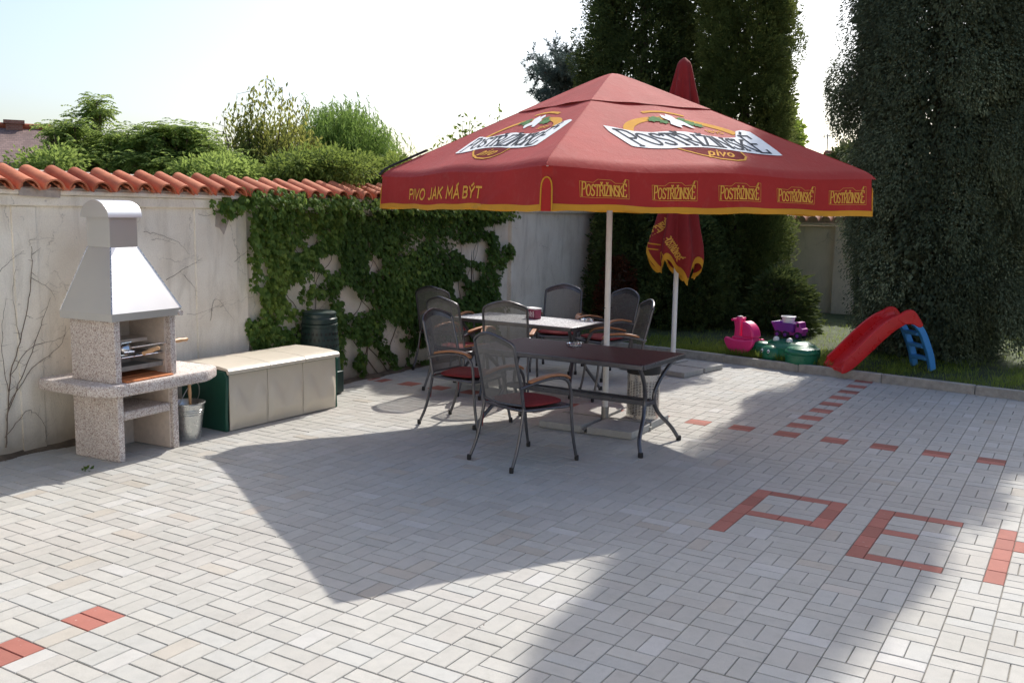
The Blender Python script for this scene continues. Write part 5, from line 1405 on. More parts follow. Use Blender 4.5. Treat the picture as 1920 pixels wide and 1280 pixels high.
def rocker():
    t = empty('ride_on_toy', (-1.62, 3.85, .10), R_(160), 'bright pink ride-on rocker toy with a round backrest', 'ride-on toy')
    def slab(name, poly, y0, y1, mat, par, bv=.014):
        n = len(poly); mb = MB(); mb.add([(x, y0, z) for x, z in poly] + [(x, y1, z) for x, z in poly], [tuple(range(n)), tuple(range(2*n-1, n-1, -1))] + [(i, n+i, n+(i+1) % n, (i+1) % n) for i in range(n)])
        return mb.build(name, mat, par, bevel=bv)
    arc = [(.25*math.sin(a), .27-.27*math.cos(a)) for a in np.linspace(-1.2, 1.2, 15)]
    base = [(x, z) for x, z in arc] + [(.21, .215), (.08, .19), (-.08, .19), (-.21, .215)]
    for y in (-.13, .075): slab('rocker', base, y, y+.055, MT['pink'], t)
    slab('seat', [(-.19, .165), (.15, .165), (.15, .225), (.0, .235), (-.19, .230)], -.070, .070, MT['pink'], t)
    fan = [(-.015, .228)] + [(-.015-.185*math.sin(a), .228+.205*math.cos(a)) for a in np.linspace(0, math.pi/2, 12)]
    slab('backrest', fan, -.085, .085, MT['pink'], t, .022)
    slab('head', [(.035, .20), (.135, .20), (.125, .34), (.145, .42), (.13, .465), (.08, .48), (.03, .46), (.02, .36)], -.055, .055, MT['pink'], t, .020)
    mb = MB(); mb.tube([(.10, -.13, .445), (.10, .13, .445)], .018, 12); mb.build('handle', MT['pink'], t, smooth=40)
    mb = MB(); mb.lathe([(.02, 0), (.035, .004), (.035, .010), (0, .014)], 16); e = mb.build('headlamp', MT['toy_white'], t, smooth=40); e.location = (.08, 0, .475)
rocker()

def truck():
    p = (-1.10, 4.02, .335)
    t = empty('toy_truck', p, R_(-14), 'purple toy tipper truck with a magenta cab standing on the green sandbox', 'toy truck')
    mb = MB(); v = []
    for z, a, b, c in ((.085, -.15, .10, .085), (.20, -.20, .12, .11)): v += [(a, -c, z), (b, -c, z), (b, c, z), (a, c, z)]
    for z, a, b, c in ((.20, -.19, .11, .10), (.10, -.14, .09, .075)): v += [(a, -c, z), (b, -c, z), (b, c, z), (a, c, z)]
    mb.add(v, [(3,2,1,0)] + [(4*j+k, 4*j+(k+1) % 4, 4*j+4+(k+1) % 4, 4*j+4+k) for j in range(3) for k in range(4)] + [(12,13,14,15)]); mb.build('tipper_bed', MT['purple'], t, bevel=.006)
    mb = MB(); mb.box((-.16, -.06, .045), (.21, .06, .082)); mb.box((-.14, -.088, .0825), (.08, .088, .092)); mb.build('chassis', MT['magenta'], t, bevel=.005)
    mb = MB(); v = [(x, y, z) for y in (-.075, .075) for x, z in ((.125, .083), (.225, .083), (.23, .13), (.20, .145), (.185, .215), (.135, .22))]
    mb.add(v, [tuple(range(6)), tuple(range(11, 5, -1))] + [(i, 6+i, 6+(i+1) % 6, (i+1) % 6) for i in range(6)]); cab = mb.build('cab', MT['magenta'], t, bevel=.008)
    mb = MB(); mb.box((.145, -.078, .155), (.178, .078, .20)); mb.build('window', MT['toy_black'], cab)
    for x in (-.11, .0, .17):
        for s in (-1, 1):
            mb = MB(); mb.tube([(x, s*.055, .048), (x, s*.095, .048)], .047, 20); w_ = mb.build('wheel', MT['toy_black'], t, bevel=.006)
            mb = MB(); mb.tube([(x, s*.0952, .048), (x, s*.100, .048)], .022, 14); mb.build('hubcap', MT['purple'], w_)
    b = empty('toy_bucket', (p[0]-.01, p[1]-.005, p[2]+.105), 0, 'white toy bucket with an orange base sitting in the purple truck', 'toy bucket')
    mb = MB(); mb.lathe([(0, .0), (.055, 0), (.066, .07)], 28, cap0=True); mb.build('base', MT['toy_orange'], b, smooth=40)
    mb = MB(); mb.lathe([(.0665, .0702), (.083, .155), (.094, .158), (.094, .172), (.083, .175), (.078, .165), (.062, .072)], 28); mb.build('pail', MT['toy_white'], b, smooth=40)
truck()

# ================================================================== SMALL LEAVES ON THE PAVING
def sprig(px, py, n, s, mat, name, label, tint):
    p = gz(px, py, .0); P = np.tile(np.array([p[0], p[1], .004]), (n, 1)) + rng.normal(0, 1, (n, 3))*np.array([.02, .02, .003])*s; P[:, 2] = np.abs(P[:, 2]-.004)+.004
    D = np.stack([rng.normal(0, 1, n), rng.normal(0, 1, n), rng.uniform(.1, .9, n)], -1)
    o = link(name, leaf_mesh(name, P, D, rng.uniform(.02, .045, n)*s, rng.uniform(.012, .022, n)*s, rng.uniform(tint, tint+.4, n)), MT[mat]); tag(o, label, 'leaf')
sprig(162, 881, 12, 1.0, 'weed', 'leaf_sprig', 'small green leaf sprig lying on the paving in the barbecue shadow', .1)
sprig(908, 1176, 2, .5, 'rust', 'dry_leaf', 'tiny dry brown leaf standing on the sunlit paving in front', .3)

# ================================================================== TREES
def lerpf(zs, rs): return lambda f: float(np.interp(f, zs, rs))
H2 = 10.3
conifer('cypress', 'tall grey-green cypress with drooping sprays behind the red slide', 'tree', (.40, 5.35, .05), H2,
        lerpf(np.array([0, .45, 1.1, 1.9, 2.6, 3.7, 4.7, 5.4, 6.0, 7.5, 8.6, 9.5, 10.3])/H2, [.75, .88, .96, 1.02, 1.00, 1.08, 1.12, 1.06, .94, .72, .52, .34, .05]),
        MT['cyp_blue'], 850, 400, .225, (0, 0, -1.1), (.024, .050), (.012, .023), 71, (1, 1, 2.1), trunk_r=.16, zmin=.12, group=None, lean=-.42,
        lobes=[(4.85, R_(150), .7, 1.22, 46), (4.1, R_(165), .7, 1.02, 26), (2.75, R_(150), .7, 1.16, 40), (3.5, R_(195), .7, 1.3, 30), (1.70, R_(152), .7, 1.28, 44), (2.3, R_(215), .6, 1.1, 22), (5.6, R_(185), .5, 1.1, 24), (6.8, R_(170), .4, 1.0, 18), (6.2, R_(350), .5, 1.0, 18), (3.6, R_(335), .7, 1.5, 46), (2.6, R_(325), .7, 1.6, 50), (1.7, R_(335), .7, 1.6, 50), (.8, R_(325), .6, 1.5, 46), (1.2, R_(5), .6, 1.6, 40), (2.9, R_(5), .7, 1.5, 40), (4.4, R_(340), .7, 1.3, 36), (7.9, R_(10), .3, .75, 12)])
keepw = lambda P: ~((P[:, 0] < -4.66-.017*P[:, 1]) & (P[:, 2] < 2.25))
H1 = 6.9
conifer('cypress', 'broad dark cypress behind the open parasol, leaning over the white wall', 'tree', (-4.55, 7.0, .05), H1,
        lerpf([0, .1, .3, .55, .8, .89, .95, 1], [1.0, 1.15, 1.18, 1.08, .90, .66, .35, .08]), MT['cyp_dark'], 900, 190, .18, (0, 0, .25), (.028, .056), (.015, .027), 83, (1, 1, 1.3), keep=keepw, trunk_r=.14,
        lobes=[(5.0, R_(150), .7, 1.05, 20), (3.9, R_(155), .8, 1.25, 22), (3.0, R_(145), .8, 1.35, 24), (3.5, R_(200), .8, 1.2, 16), (2.6, R_(165), .9, 1.4, 18), (4.4, R_(215), .7, 1.1, 16)])
conifer('cypress', 'lighter green columnar cypress just right of the folded parasol', 'tree', (-2.80, 7.05, .05), 6.35,
        lerpf([0, .08, .25, .5, .75, .88, .95, 1], [.55, .66, .72, .74, .70, .60, .36, .06]), MT['cyp_light'], 620, 210, .17, (0, 0, .45), (.028, .055), (.015, .026), 97, (1, 1, 1.4), trunk_r=.12,
        lobes=[(4.6, R_(-30), .4, .92, 18), (3.6, R_(-35), .4, .85, 18), (2.7, R_(-28), .4, .98, 20), (1.6, R_(-30), .4, .90, 18), (5.3, R_(-40), .3, .72, 12)])
conifer('conifer_shrub', 'dark evergreen shrub against the end of the white wall', 'shrub', (-4.28, 5.75, .08), 2.05,
        lerpf([0, .2, .6, .9, 1], [.42, .52, .46, .30, .06]), MT['cyp_dark'], 240, 90, .12, (0, 0, .3), (.034, .062), (.018, .034), 101, (1, 1, 1.3), keep=keepw, trunk_r=.05)
conifer('conifer_shrub', 'low dark shrub in front of the two cypresses behind the folded parasol', 'shrub', (-3.25, 5.9, .08), 1.75,
        lerpf([0, .2, .6, .9, 1], [.62, .75, .66, .40, .06]), MT['cyp_dark'], 280, 90, .13, (0, 0, .2), (.034, .062), (.018, .034), 103, (1, 1, 1.1), trunk_r=.05)
conifer('conifer_shrub', 'small rust brown shrub in the dark corner behind the chairs', 'shrub', (-4.05, 5.15, .08), 1.05,
        lerpf([0, .2, .6, .9, 1], [.20, .28, .26, .16, .04]), MT['rust'], 60, 60, .09, (0, 0, .4), (.03, .05), (.014, .024), 107, (1, 1, 1.2), trunk_r=.03)
conifer('conifer_shrub', 'low spreading shrub with feathery twigs at the foot of the beige wall', 'shrub', (-1.78, 6.1, .08), .95,
        lerpf([0, .2, .6, .9, 1], [.45, .55, .42, .22, .05]), MT['cyp_dark'], 100, 55, .12, (.5, 0, .2), (.04, .08), (.014, .024), 109, (1.3, 1, .8), trunk_r=.03)

def broadleaf(name, label, loc, trunk_h, clumps, mat, per, rad, droop, Lr, Wr, group=None, squash=(1, 1, 1), tvar=.16, twigs=True, trunk_r=.06, zlight=.25):
    """clumps: list of (x, y, z) crown clump centres relative to loc"""
    root = empty(name, loc, 0, label, 'tree', group)
    C = np.array(clumps); zr = (C[:, 2]-C[:, 2].min())/(np.ptp(C[:, 2])+1e-6)
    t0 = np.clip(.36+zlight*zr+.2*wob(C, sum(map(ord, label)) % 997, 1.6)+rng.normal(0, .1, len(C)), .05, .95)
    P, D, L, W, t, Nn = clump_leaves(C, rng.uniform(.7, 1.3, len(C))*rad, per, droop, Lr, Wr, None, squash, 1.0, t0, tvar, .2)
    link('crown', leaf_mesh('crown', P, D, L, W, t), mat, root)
    mb = MB(); mb.tube(spline([(0, 0, -.1), (.03, .02, trunk_h*.5), (-.03, 0, trunk_h)], 4), [trunk_r]*4+[trunk_r*.8]*5, 8)
    if twigs:
        for c in C[::3]:
            b = np.array([-.03, 0, trunk_h*rng.uniform(.5, 1)]); m_ = (b+c)/2+np.array([0, 0, .1*np.linalg.norm(c-b)])
            mb.tube(spline([b, m_, c], 3), [trunk_r*.4]*4+[.014, .010, .006], 5)
    mb.build('trunk', MT['bark'], root, smooth=60)
    return root

def crown_pts(n, rx, ry, rz, cz, seed, flat=.0):
    d = unit(rng.normal(size=(n, 3))); r = rng.uniform(.25, 1, n)**.5
    k = 1+.28*wob(d*1.5, seed, 1.5)
    P = d*(r*k)[:, None]*np.array([rx, ry, rz]); P[:, 2] += cz
    return [tuple(p) for p in P]

# trees beyond the left wall
def fronds(name, label, loc, trunk_h, tips, mat, group=None):
    """tree of heaven: whorls of long drooping pinnate leaves at the branch tips"""
    root = empty(name, loc, 0, label, 'tree', group)
    Pp, Dd, Ll, Ww, Tt = [], [], [], [], []; mb = MB(); mb.tube(spline([(0, 0, -.1), (.04, 0, trunk_h*.5), (0, .03, trunk_h)], 4), .05, 8)
    mt = MB()
    for (x, y, z) in tips:
        b = np.array([rng.normal(0, .05), rng.normal(0, .05), trunk_h*rng.uniform(.6, 1)]); c = np.array([x, y, z])
        mb.tube(spline([b, (b+c)/2+np.array([0, 0, -.05]), c], 3), [.025]*3+[.016]*2+[.010]*2, 5)
        tint0 = rng.uniform(.15, .8)
        for k in range(12):
            a = rng.uniform(0, 6.28); ln = rng.uniform(.13, .27); up = rng.uniform(.15, 1.45)
            h = np.array([math.cos(a), math.sin(a), 0])
            pts = [c + h*ln*s*1.0 + np.array([0, 0, ln*(up*s - .75*s*s)]) for s in np.linspace(0, 1, 9)]
            for i, p in enumerate(pts[1:], 1):
                tn = pts[i]-pts[i-1]; tn = tn/np.linalg.norm(tn); sd_ = np.cross(tn, [0, 0, 1.0]); sd_ /= np.linalg.norm(sd_)+1e-9
                for s in (-1, 1):
                    Pp.append(p); Dd.append(sd_*s*.9+tn*.5+np.array([0, 0, -.35])); Ll.append(.060*(1-.35*abs(i/8-.4))); Ww.append(.024); Tt.append(tint0+rng.normal(0, .13))
    link('crown', leaf_mesh('crown', np.array(Pp), np.array(Dd), np.array(Ll), np.array(Ww), np.array(Tt), .12, np.tile([0, 0, 1.0], (len(Pp), 1))+rng.normal(0, .3, (len(Pp), 3))), mat, root)
    mb.build('trunk', MT['bark'], root, smooth=60); return root

def place_tips(px_list, base, jit):
    """crown tip positions given as photo pixel + distance, relative to the tree's foot"""
    out = []
    for (px, py, ds, n, sx, sy) in px_list:
        for _ in range(int(n*1.9)):
            q = at_dist(px+rng.normal(0, sx), py+rng.gamma(1.3, sy*.8)-rng.gamma(.5, 5), ds+rng.normal(0, jit)); out.append(tuple(q-np.array(base)))
    return out
def foot(px, ds, z=-.03):
    q = at_dist(px, 400, ds); return (q[0], q[1], z)
b = foot(150, 12.6); fronds('tree_of_heaven', 'feathery dark green tree beyond the left end of the wall', b, 1.8, place_tips([(122, 250, 12.6, 9, 12, 10), (140, 238, 12.6, 3, 8, 4), (165, 272, 12.5, 14, 32, 18), (232, 256, 12.4, 12, 20, 14), (150, 302, 12.4, 20, 42, 12), (260, 286, 12.2, 16, 24, 16)], b, .25), MT['sumac'], 'feathery trees beyond the wall')
b = foot(180, 13.2); fronds('tree_of_heaven', 'slim umbrella topped feathery sapling rising above the left trees', b, 2.9, place_tips([(175, 210, 13.2, 4, 8, 3), (162, 220, 13.2, 2, 4, 2), (190, 222, 13.2, 2, 5, 2)], b, .12), MT['sumac'], 'feathery trees beyond the wall')
b = foot(320, 12.0); fronds('tree_of_heaven', 'broad feathery tree beyond the wall behind the barbecue chimney', b, 1.7, place_tips([(290, 266, 12, 13, 20, 12), (308, 250, 12, 4, 8, 4), (345, 248, 12, 5, 8, 5), (330, 262, 12, 12, 22, 12), (375, 268, 12, 12, 14, 14), (320, 302, 11.8, 34, 55, 14), (405, 302, 11.9, 22, 20, 14)], b, .25), MT['sumac'], 'feathery trees beyond the wall')

def slender(px_shoots, label, ds, mat):
    b = foot(500, ds); root = empty('birch', b, 0, label, 'tree'); P, D, L, W, T = [], [], [], [], []; mb = MB(); b_ = np.array(b)
    for (x0, y0, x1, y1, dens) in px_shoots:
        q0 = at_dist(x0, y0, ds+rng.normal(0, .3))-b_; q1 = at_dist(x1, y1, ds+rng.normal(0, .3))-b_
        pts = spline([q0, (q0+q1)/2+rng.normal(0, .04, 3), q1], 8); mb.tube(pts, [.012*(1-.8*i/(len(pts)-1)) for i in range(len(pts))], 5)
        for i, p in enumerate(pts):
            f = i/(len(pts)-1); m_ = int(dens*(1.5-f))
            off = rng.normal(0, 1, (m_, 3))*np.array([.12, .12, .07])*(1.25-f*.7)
            for o in off:
                P.append(p+o); D.append([rng.normal(0, .4), rng.normal(0, .4), -rng.uniform(.5, 1.1)]); L.append(rng.uniform(.06, .11)); W.append(rng.uniform(.024, .038)); T.append(np.clip(.5+.25*math.sin(p[0]*3+p[2]*4)+rng.normal(0, .2), 0, 1))
            if i % 2 == 0:
                for o in off[:3]: mb.tube([p, p+o], [.004, .002], 4)
    link('crown', leaf_mesh('crown', np.array(P), np.array(D), np.array(L), np.array(W), np.array(T)), mat, root)
    mb.tube([(0, 0, -.1), (.02, 0, 1.2), (0, 0, 2.2)], [.07, .06, .04], 8); mb.build('trunk', MT['bark'], root, smooth=60)
slender([(470, 340, 440, 195, 20), (475, 340, 475, 170, 32), (490, 340, 500, 148, 18), (500, 340, 530, 165, 17), (510, 340, 545, 185, 18), (520, 340, 572, 195, 12), (450, 340, 418, 210, 9), (455, 340, 452, 230, 26), (480, 340, 490, 225, 40),
         (500, 340, 520, 232, 40), (520, 340, 545, 235, 38), (530, 340, 570, 240, 34), (430, 340, 425, 262, 8), (545, 340, 590, 258, 30), (470, 340, 470, 250, 40), (560, 345, 560, 280, 34), (440, 342, 440, 285, 22), (590, 345, 600, 290, 30)],
        'loose upright tree with yellowing drooping leaves beyond the wall', 14.5, MT['birch'])

def willow(label, ds):
    b = foot(650, ds); root = empty('willow', b, 0, label, 'tree'); P, D, L, W, T = [], [], [], [], []; b_ = np.array(b); mb = MB()
    heads = [(612, 214, 8), (640, 210, 9), (652, 207, 8), (672, 225, 7), (625, 240, 9), (655, 240, 10), (690, 248, 8), (705, 262, 7), (600, 232, 7), (585, 238, 6), (640, 265, 9), (670, 270, 9), (612, 270, 9), (700, 285, 7), (650, 300, 9), (680, 300, 8), (600, 300, 8), (712, 262, 4), (625, 320, 8), (660, 330, 8), (695, 325, 7), (600, 250, 8), (590, 280, 9), (715, 290, 6), (630, 225, 8), (680, 250, 9), (618, 300, 9), (715, 315, 7)]
    for (x, y, n) in heads:
        c = at_dist(x, y, ds+rng.normal(0, .5))-b_; mb.tube(spline([np.array([0, 0, 2.0]), (np.array([0, 0, 2.4])+c)/2, c], 3), [.03]*3+[.02]*2+[.01]*2, 5)
        for _ in range(n*9):
            o = rng.normal(0, 1, 3)*np.array([.26, .26, .15]); l = rng.uniform(.2, .6); dr = unit(np.array([rng.normal(0, .25), rng.normal(0, .25), -1]))
            t0 = rng.uniform(.3, .75)
            for s in np.linspace(0, 1, 16):
                P.append(c+o+dr*l*s); D.append(dr+rng.normal(0, .45, 3)); L.append(rng.uniform(.07, .12)); W.append(.018); T.append(t0+rng.normal(0, .1))
    link('crown', leaf_mesh('crown', np.array(P), np.array(D), np.array(L), np.array(W), np.array(T)), MT['willow'], root)
    mb.tube([(0, 0, -.1), (.05, 0, 1.2), (0, 0, 2.4)], [.16, .13, .09], 10); mb.build('trunk', MT['bark'], root, smooth=60)
willow('rounded willow with fine hanging leaves beyond the wall, left of the parasol', 18.0)

def bush(px_list, ds, label, mat, group, trunk_h=1.2, per=190, rad=.2, Lr=(.035, .065), Wr=(.020, .038)):
    b = foot(px_list[len(px_list)//2][0], ds)
    c = []
    for (px, py, n, sx, sy) in px_list:
        for _ in range(n): c.append(tuple(at_dist(px+rng.normal(0, sx), py+rng.normal(0, sy), ds+rng.normal(0, .3))-np.array(b)))
    broadleaf('bush', label, b, trunk_h, c, mat, per, rad, (0, 0, -.2), Lr, Wr, group, (1, 1, .8))
bush([(560, 320, 12, 20, 10), (600, 310, 14, 22, 12), (640, 318, 12, 20, 10), (530, 330, 8, 14, 6)], 11.2, 'yellow-green bush peeping over the tiles below the willow', MT['bush'], 'bushes behind the wall tiles')
bush([(680, 322, 12, 16, 8), (720, 326, 12, 14, 7), (745, 330, 8, 10, 6), (735, 316, 4, 8, 4)], 11.8, 'yellow-green bush peeping over the tiles beside the parasol', MT['bush'], 'bushes behind the wall tiles')
bush([(400, 325, 12, 18, 6), (440, 325, 10, 14, 7), (360, 322, 8, 18, 6)], 11.0, 'low bush behind the tiles, under the feathery trees', MT['sumac'], 'bushes behind the wall tiles', per=150)
bush([(70, 310, 8, 14, 4), (110, 306, 8, 16, 6)], 11.5, 'low bush at the far left behind the tiles', MT['sumac'], 'bushes behind the wall tiles', per=150)
def sapling():
    ds = 12.6; b = foot(880, ds); b_ = np.array(b); root = empty('sapling', b, 0, 'thin sapling whose twig tips show above the parasol edge', 'tree'); mb = MB(); P, D, L, W, T = [], [], [], [], []
    for (x, y) in ((866, 225), (880, 230), (905, 238), (938, 208), (860, 245), (890, 248), (925, 240), (825, 265), (800, 285), (780, 300), (845, 258)):
        c = at_dist(x, y, ds+rng.normal(0, .1))-b_; pts = spline([np.array([0, 0, 2.0]), np.array([0, 0, 2.0])*.4+c*.6+np.array([0, 0, -.1]), c], 5); mb.tube(pts, [.012*(1-.8*i/(len(pts)-1)) for i in range(len(pts))], 5)
        for p in pts[4:]:
            for _ in range(7): P.append(p+rng.normal(0, .05, 3)); D.append(rng.normal(0, 1, 3)+np.array([0, 0, -.3])); L.append(rng.uniform(.05, .09)); W.append(rng.uniform(.022, .04)); T.append(rng.uniform(.1, .7))
    link('crown', leaf_mesh('crown', np.array(P), np.array(D), np.array(L), np.array(W), np.array(T)), MT['fresh'], root)
    mb.tube([(0, 0, -.1), (.02, 0, 1.2), (0, 0, 2.05)], [.04, .03, .02], 8); mb.build('trunk', MT['bark'], root, smooth=60)
sapling()

def pine():
    ds = 17.5; b = foot(1060, ds); b_ = np.array(b); root = empty('pine', b, 0, 'blue-green pine behind the dark cypress, left of its crown', 'tree'); mb = MB(); P, D, L, W, T = [], [], [], [], []
    br = [(1070, 175, 1000, 110), (1070, 160, 1020, 135), (1075, 150, 1040, 95), (1075, 190, 1000, 165), (1075, 195, 1005, 188), (1080, 140, 1045, 118), (1080, 180, 1030, 150), (1080, 200, 1020, 180), (1085, 170, 990, 138), (1085, 205, 1040, 200), (1090, 120, 1060, 100), (1090, 215, 1050, 215), (1085, 160, 1055, 140), (1075, 170, 1012, 118)]
    for (x0, y0, x1, y1) in br:
        q0 = at_dist(x0, y0, ds+rng.normal(0, .2))-b_; q1 = at_dist(x1, y1, ds+rng.normal(0, .4))-b_; pts = spline([q0, (q0+q1)/2+np.array([0, 0, -.06]), q1], 7)
        mb.tube(pts, [.02*(1-.7*i/(len(pts)-1)) for i in range(len(pts))], 5)
        for i, p in enumerate(pts):
            if i < 3: continue
            for _ in range(4):
                tip = p+rng.normal(0, .10, 3)+np.array([0, 0, .03]); ax = unit(tip-p+np.array([0, 0, .05]))
                for _ in range(34):
                    P.append(p+(tip-p)*rng.uniform(.2, 1.1)); D.append(ax*.8+rng.normal(0, .6, 3)); L.append(rng.uniform(.06, .10)); W.append(.013); T.append(rng.uniform(.15, .8))
    link('crown', leaf_mesh('crown', np.array(P), np.array(D), np.array(L), np.array(W), np.array(T)), MT['pine'], root)
    mb.tube([(.25, .1, -.1), (.25, .1, 2.0), (.3, .1, 4.4)], [.14, .11, .05], 8); mb.build('trunk', MT['bark'], root, smooth=60)
pine()
b = foot(1470, 21.0)
cl = []
for (px, py, n, sx, sy) in ((1470, 205, 8, 10, 8), (1480, 240, 9, 9, 12), (1462, 235, 8, 8, 12), (1475, 275, 8, 10, 10), (1455, 200, 4, 6, 8), (1487, 262, 4, 4, 8), (1450, 300, 14, 12, 12)):
    for _ in range(n): cl.append(tuple(at_dist(px+rng.normal(0, sx*.6), py+rng.normal(0, sy*.6), 21+rng.normal(0, .4))-np.array(b)))
broadleaf('maple', 'fresh yellow-green tree peeping out right of the columnar cypress', b, 2.6, cl, MT['fresh'], 70, .19, (0, 0, -.2), (.09, .15), (.06, .10))
b = foot(1590, 27.0)
cl = []
for (px, py, n, sx, sy) in ((1592, 286, 7, 9, 3), (1572, 292, 4, 6, 3), (1610, 284, 6, 8, 5), (1630, 270, 8, 10, 10)):
    for _ in range(n): cl.append(tuple(at_dist(px+rng.normal(0, sx*.6), py+rng.normal(0, sy*.6), 27+rng.normal(0, .4))-np.array(b)))
broadleaf('distant_tree', 'small distant dark tree beside the far chimney', b, 2.2, cl, MT['cyp_dark'], 60, .22, (0, 0, 0), (.10, .16), (.06, .10))

# ================================================================== FAR HOUSES
def house(px0, px1, py_top, py_eave, ds, label, name, chim, antenna=None, pitch_px=None, mat='roof_dark', back=5.0):
    a = at_dist(px0, py_eave, ds); c = at_dist(px1, py_eave, ds); zt = at_dist((px0+px1)/2, py_top, ds+back*.35)[2]; ze = (a[2]+c[2])/2
    mid = (a+c)/2; ex = c-a; ex[2] = 0; W_ = np.linalg.norm(ex); ang_ = math.atan2(ex[1], ex[0])
    t = empty(name, (mid[0], mid[1], 0), ang_, label, 'house'); hx = W_/2
    mb = MB(); mb.box((-hx, .05, -.1), (hx, back, ze-.02)); mb.build('wall', MT['render'], t)
    ym = back*.4; e = .12
    mb = MB(); v = [(-hx-e, -.2, ze-.08), (hx+e, -.2, ze-.08), (hx+e-.25, ym, zt), (-hx-e, ym, zt), (-hx-e, back+.2, ze-.08), (hx+e, back+.2, ze-.08)]
    v += [(x, y, z-.14) for x, y, z in v]
    mb.add(v, [(0,1,2,3), (3,2,5,4), (6,9,8,7), (9,10,11,8), (0,6,7,1), (1,7,8,2), (2,8,11,5), (5,11,10,4), (4,10,9,3), (3,9,6,0)])
    rf = mb.build('roof', MT[mat], t)
    mb = MB(); mb.tube([(-hx-e, ym, zt+.02), (hx+e-.25, ym, zt+.02)], .09, 8); mb.build('ridge', MT['tile'], rf)
    return t, ang_, mid, zt, ym, hx
t, an_, mid, zt, ym, hx = house(-150, 122, 236, 298, 26.0, 'old house with a dark brick-tiled roof and a chimney beyond the left trees', 'house', None)
cw = at_dist(27, 250, 28.0); lx = (cw[0]-mid[0])*math.cos(an_)+(cw[1]-mid[1])*math.sin(an_)
ct = at_dist(27, 231, 28.0)[2]
mb = MB(); mb.box((lx-.19, ym-.2, zt-.35), (lx+.19, ym+.2, ct-.03)); ch = mb.build('chimney', MT['chim'], t)
mb = MB(); mb.box((lx-.24, ym-.25, ct-.0299), (lx+.24, ym+.25, ct+.06)); mb.build('chimney_cap', MT['chim'], ch)
t, an_, mid, zt, ym, hx = house(1545, 1720, 290, 312, 31.0, 'distant house with a red roof, small chimney and aerial behind the rear wall', 'house', None, mat='tile_pale')
cw = at_dist(1555, 292, 33.0); lx = (cw[0]-mid[0])*math.cos(an_)+(cw[1]-mid[1])*math.sin(an_); ct = at_dist(1555, 289, 33.0)[2]
mb = MB(); mb.box((lx-.11, ym-.2, zt-.5), (lx+.13, ym+.2, ct+.04)); ch = mb.build('chimney', MT['tile_pale'], t)
mb = MB(); mb.box((lx-.14, ym-.23, ct+.0401), (lx+.16, ym+.23, ct+.10)); mb.build('chimney_cap', MT['roof_dark'], ch)
ta = at_dist(1550, 252, 33.0)[2]
mb = MB(); mb.tube([(lx-.08, ym, ct), (lx-.08, ym, ta)], .018, 6); mb.tube([(lx-.22, ym-.1, ta-.08), (lx+.32, ym+.1, ta+.02)], .014, 6)
for k in range(7): x = lx-.18+.08*k; mb.tube([(x, ym-.1+.03*k-.02, ta-.08+.015*k-.08), (x, ym-.1+.03*k+.02, ta-.08+.015*k+.08)], .010, 5)
mb.build('antenna', MT['galv'], t)

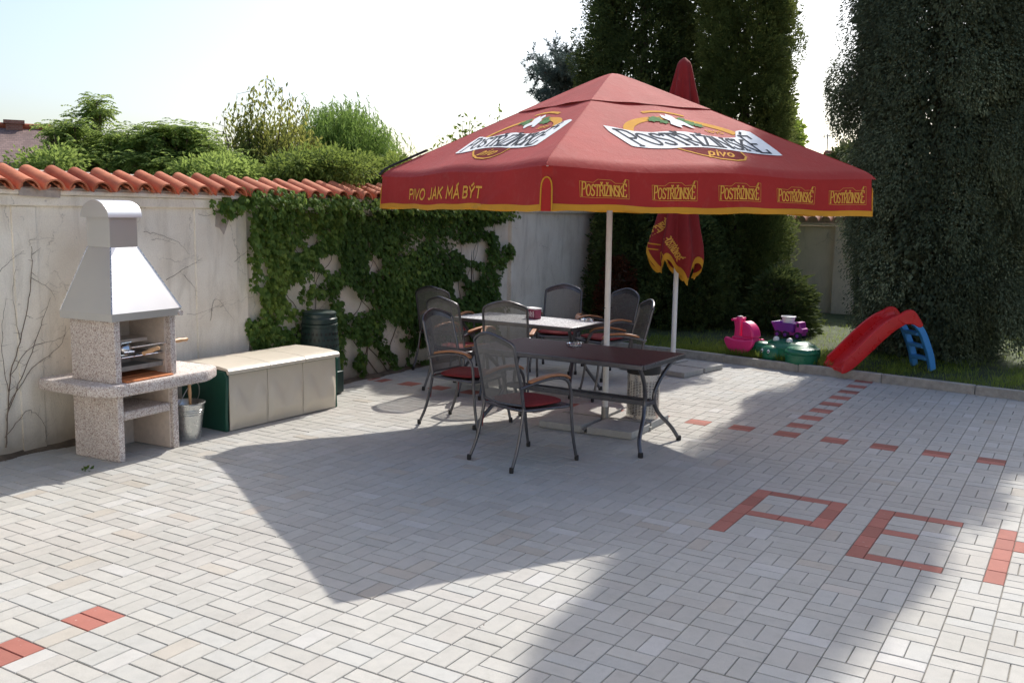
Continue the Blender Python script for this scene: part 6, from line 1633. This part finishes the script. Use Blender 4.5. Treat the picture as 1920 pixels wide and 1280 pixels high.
# unseen house behind the camera, added to bounce sunlight into the shade
def bounce_building():
    t = empty('bounce_building', (1.0, -13.6, 0), 0, 'unseen cream rendered house behind the camera, added to bounce sunlight into the courtyard', 'house')
    X0, X1, H = -6.2, 9.0, 6.2
    wins = [(x, z) for z in (1.0, 3.7) for x in (-5.0, -2.4, 2.6, 5.2, 7.4)] + [(.1, 3.7)]
    xs = sorted({X0, X1, -.55, .55} | {w[0] for w in wins} | {w[0]+1.1 for w in wins}); zs = sorted({0.0, H, 2.15} | {w[1] for w in wins} | {w[1]+1.35 for w in wins})
    def hole(x, z):
        if -.55 < x < .55 and z < 2.15: return True
        return any(a < x < a+1.1 and b < z < b+1.35 for a, b in wins)
    mb = MB()
    for i in range(len(xs)-1):
        for j in range(len(zs)-1):
            if not hole((xs[i]+xs[i+1])/2, (zs[j]+zs[j+1])/2):
                mb.add([(xs[i], 0, zs[j]), (xs[i+1], 0, zs[j]), (xs[i+1], 0, zs[j+1]), (xs[i], 0, zs[j+1])], [(3, 2, 1, 0)])
    mb.box((X0, -7.0, -.05), (X1, -.25, H)); mb.build('wall', MT['cream_render'], t)
    for a, b in wins:
        mb = MB(); 
        for lo, hi in (((a, b), (a+.06, b+1.35)), ((a+1.04, b), (a+1.1, b+1.35)), ((a+.06, b), (a+1.04, b+.06)), ((a+.06, b+1.29), (a+1.04, b+1.35)), ((a+.52, b+.06), (a+.58, b+1.29))):
            mb.box((lo[0], -.16, lo[1]), (hi[0], -.08, hi[1]))
        f = mb.build('window', MT['print_white'], t); mb = MB(); mb.box((a+.06, -.13, b+.06), (a+1.04, -.12, b+1.29)); mb.build('pane', MT['toy_black'], f)
        mb = MB(); mb.box((a-.06, -.15, b-.05), (a+1.16, .06, b-.001)); mb.build('sill', MT['slab'], f)
    mb = MB(); mb.box((-.55, -.18, 0), (.55, -.10, 2.15)); d = mb.build('door', MT['handle'], t); mb = MB(); mb.tube([(.42, -.10, 1.02), (.42, -.04, 1.02), (.32, -.04, 1.02)], .012, 6); mb.build('handle', MT['steel'], d)
    mb = MB(); v = [(X0-.4, .5, H-.05), (X1+.4, .5, H-.05), (X1+.4, -3.5, H+2.6), (X0-.4, -3.5, H+2.6), (X0-.4, -7.5, H-.05), (X1+.4, -7.5, H-.05)]; v += [(x, y, z+.16) for x, y, z in v]
    mb.add(v, [(0,1,2,3), (3,2,5,4), (6,9,8,7), (9,10,11,8), (0,6,7,1), (1,7,8,2), (2,8,11,5), (5,11,10,4), (4,10,9,3), (3,9,6,0)]); mb.build('roof', MT['roof_dark'], t)
bounce_building()

mb = MB()
def _soil(u, v):
    y = -9+16.5*u; x = WXf(y) + (.09+.03*math.sin(5*y)+.02*math.sin(13*y))*v - .0
    return (x, y, .030*(1-v)**1.3 + .006*math.sin(17*y)*(1-v) - .004*v)
mb.grid(_soil, 160, 4); o = mb.build('soil_strip', MT['soil'], smooth=180); tag(o, kind='structure')
